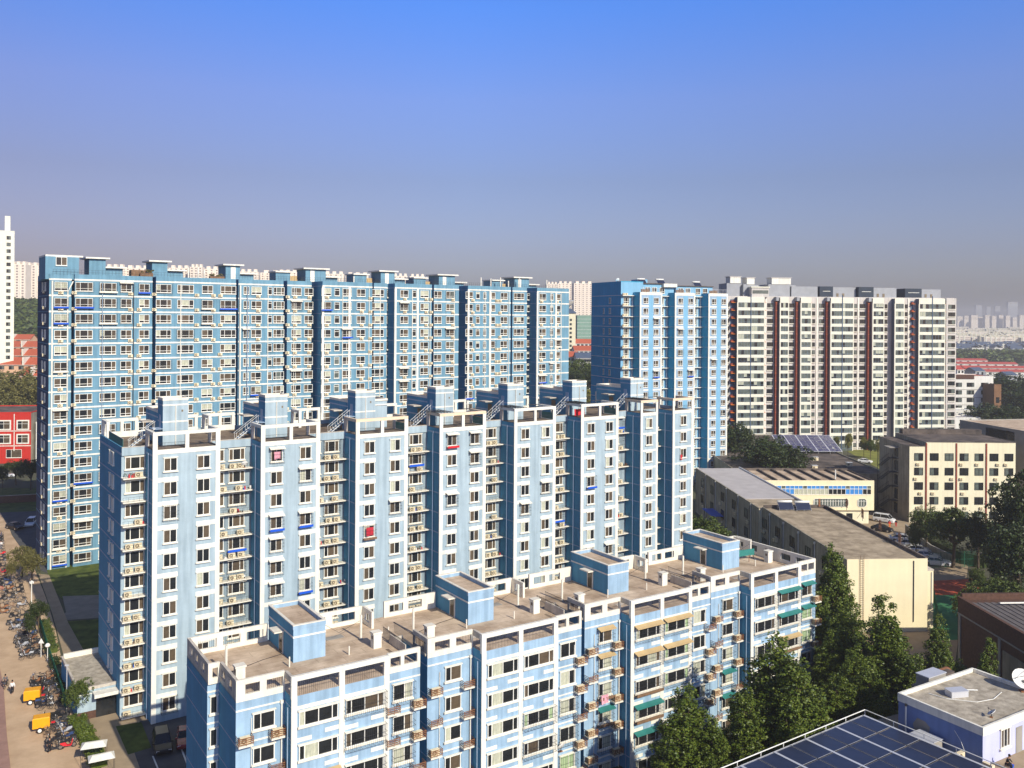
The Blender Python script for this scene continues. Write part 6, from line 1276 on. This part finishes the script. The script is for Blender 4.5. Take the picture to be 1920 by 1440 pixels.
# people
def person(x, y, rz, pose, top, leg, lab, z=0, zz=0, pos=None, s=1.0):
    loc = (pos if pos else gp(x, y))+(z,); t = thing('person', lab, 'person', loc, R(rz))
    J = {'hip': (0, 0, .95), 'chest': (0, 0, 1.28), 'neck': (0, 0, 1.48), 'hd': (0, .01, 1.56), 'ht': (0, .02, 1.72)}
    if pose == 'walk': L = [((.09, 0, .9), (.10, .14, .5), (.10, .02, .08), (.10, .16, .04)), ((-.09, 0, .9), (-.10, .04, .5), (-.10, -.28, .12), (-.10, -.16, .03))]; A = [((.19, 0, 1.40), (.25, -.10, 1.14), (.24, .02, .90)), ((-.19, 0, 1.40), (-.25, .10, 1.14), (-.23, .26, .95))]
    elif pose == 'stand': L = [((.09, 0, .9), (.10, .02, .5), (.10, 0, .08), (.11, .16, .04)), ((-.09, 0, .9), (-.10, .02, .5), (-.10, 0, .08), (-.11, .16, .04))]; A = [((.19, 0, 1.40), (.25, .0, 1.14), (.24, .10, .90)), ((-.19, 0, 1.40), (-.25, 0, 1.14), (-.23, .12, .9))]
    else:
        dz = -.42 if pose == 'sit' else -.1
        J = {'hip': (0, 0, .95+dz), 'chest': (0, .10, 1.26+dz), 'neck': (0, .16, 1.44+dz), 'hd': (0, .19, 1.52+dz), 'ht': (0, .22, 1.68+dz)}
        L = [((.09, .02, .9+dz), (.15, .42, .86+dz), (.13, .36, .45+dz), (.13, .5, .41+dz)), ((-.09, .02, .9+dz), (-.15, .40, .80+dz), (-.13, .30, .40+dz), (-.13, .45, .36+dz))]; A = [((.19, .12, 1.37+dz), (.26, .26, 1.14+dz), (.16, .46, 1.08+dz)), ((-.19, .12, 1.37+dz), (-.26, .26, 1.14+dz), (-.15, .45, 1.05+dz))]
    def skin(name, V, E, Rr, k, parent):
        me = bpy.data.meshes.new(name); me.from_pydata(V, E, []); me.materials.append(MT[k]); o = link(name, me, parent); md = o.modifiers.new('skin', 'SKIN'); md.use_smooth_shade = True
        for i, sv in enumerate(me.skin_vertices[0].data): sv.radius = (Rr[i], Rr[i]); sv.use_root = (i == 0)
        sb = o.modifiers.new('sub', 'SUBSURF'); sb.levels = sb.render_levels = 1; return o
    V = [J['hip'], J['chest'], J['neck'], J['hd'], J['ht']]; E = [(0, 1), (1, 2), (2, 3), (3, 4)]; Rr = [.13, .15, .06, .085, .075]
    for l in L:
        i = len(V); V += list(l); E += [(0, i), (i, i+1), (i+1, i+2), (i+2, i+3)]; Rr += [.09, .062, .042, .035]
    for a in A:
        i = len(V); V += list(a); E += [(1, i), (i, i+1), (i+1, i+2)]; Rr += [.058, .042, .03]; w = Vector(a[2]); d = (w-Vector(a[1])).normalized()
        for q in range(4): j = len(V); sd_ = (q-1.5)*.02; V += [tuple(w+d*.08+Vector((0, sd_, 0))), tuple(w+d*(.15-.008*abs(q-1.3))+Vector((0, sd_*1.2, -.01)))]; E += [(i+2, j), (j, j+1)]; Rr += [.011, .008]
        j = len(V); V += [tuple(w+d*.03+Vector((0, .035, 0))), tuple(w+d*.08+Vector((0, .055, 0)))]; E += [(i+2, j), (j, j+1)]; Rr += [.012, .009]
    bo = skin('body', V, E, Rr, 'skin', t)
    V = [J['hip'], J['chest'], (J['neck'][0], J['neck'][1], J['neck'][2]-.05)]; E = [(0, 1), (1, 2)]; Rr = [.155, .175, .08]
    for a in A: i = len(V); w = Vector(a[1]).lerp(Vector(a[2]), .8); V += [a[0], a[1], tuple(w)]; E += [(1, i), (i, i+1), (i+1, i+2)]; Rr += [.075, .06, .048]
    skin('jacket', V, E, Rr, top, t)
    V = [(J['hip'][0], J['hip'][1], J['hip'][2]-.02)]; E = []; Rr = [.15]
    for l in L: i = len(V); w = Vector(l[1]).lerp(Vector(l[2]), .93); V += [l[0], l[1], tuple(w)]; E += [(0, i), (i, i+1), (i+1, i+2)]; Rr += [.105, .08, .06]
    skin('trousers', V, E, Rr, leg, t)
    h = Vector(J['ht']); m = MB(); m.loft([[(h.x+math.cos(a*.628)*r, h.y-.02+math.sin(a*.628)*r*1.1, h.z+zz_) for a in range(10)] for r, zz_ in ((.088, -.09), (.098, -.02), (.088, .05), (.05, .095))], 'hair'); m.build('hair', t, True)
    f = MB(); hy = h.y+.085; hz = h.z-.10
    for sx in (-.03, .03): f.box(h.x+sx-.012, h.x+sx+.012, hy-.01, hy+.005, hz+.02, hz+.035, 'hair')
    f.box(h.x-.012, h.x+.012, hy-.01, hy+.022, hz-.02, hz+.015, 'skin').box(h.x-.025, h.x+.025, hy-.012, hy+.003, hz-.05, hz-.04, 'red'); f.build('face', t)
    return t
person(23, 1302, 215, 'walk', 'whitecloth', 'black', 'person in a white top walking down the street')
person(93, 1412, 200, 'walk', 'black', 'black', 'person all in black walking on the street near the bottom', s=1)
person(1668, 990, 170, 'stand', 'plasticred', 'plasticorange', 'person in red top and orange trousers beside the white van')
person(1680, 988, 150, 'stand', 'black', 'plasticred', 'person in black standing right of the one in red')
p = gp(11, 1290); person(0, 0, 190, 'ride', 'greycloth', 'black', 'person in grey riding a bicycle at the left edge of the street', pos=p, z=.18)
bike('bicycle', p[0], p[1]+.1, .01, R(190+90), 'carblack', 'dark bicycle ridden at the left edge of the street', None)
person(2, 1030, 180, 'stand', 'whitecloth', 'greycloth', 'person in a white top at the left edge of the street by the olive trees')
kp3 = on(K, 1.6, -1.2, 0); person(0, 0, PH+200, 'sit', 'black', 'black', 'person in black sitting on the deck in front of the lavender house', pos=kp3[:2], z=8.51)
t = thing('stool', 'low stool under the person on the lavender house deck', 'stool', (kp3[0], kp3[1], 8.51)); m = MB(); m.cyl((0, 0, .40), (0, 0, .44), .17, .17, 'wood', 12); m.build('seat', t)
for a in (.8, 2.4, 3.9, 5.5): m = MB(); m.cyl((math.cos(a)*.13, math.sin(a)*.13, .4), (math.cos(a)*.16, math.sin(a)*.16, 0), .015, .015, 'wood', 6); m.build('leg', t)
kp3 = on(K, 2.2, -1.3, 0); m = MB(); m.cyl((0, 0, 0), (0, 0, .3), .14, .2, 'bluetray', 12); tag(m.build('basin', loc=(kp3[0], kp3[1], 8.505)), 'blue plastic basin beside the seated person', 'basin')

realise()
# ================================================================ HAZE
hz = bpy.data.materials.new('hazy_air'); hz.use_nodes = True; t = hz.node_tree; t.nodes.remove(t.nodes['Principled BSDF'])
pv = t.nodes.new('ShaderNodeVolumePrincipled'); pv.inputs['Color'].default_value = (.95, .92, .90, 1); pv.inputs['Density'].default_value = .00027; pv.inputs['Anisotropy'].default_value = .2
t.links.new(pv.outputs[0], t.nodes['Material Output'].inputs['Volume'])
m = MB(); m.mats = []; m.box(-6200, 6200, -420, 6300, -2, 110, 'white'); m.mats = []
me = bpy.data.meshes.new('haze'); me.from_pydata(m.v, [], m.f); me.materials.append(hz); o = link('haze', me); o['kind'] = 'stuff'
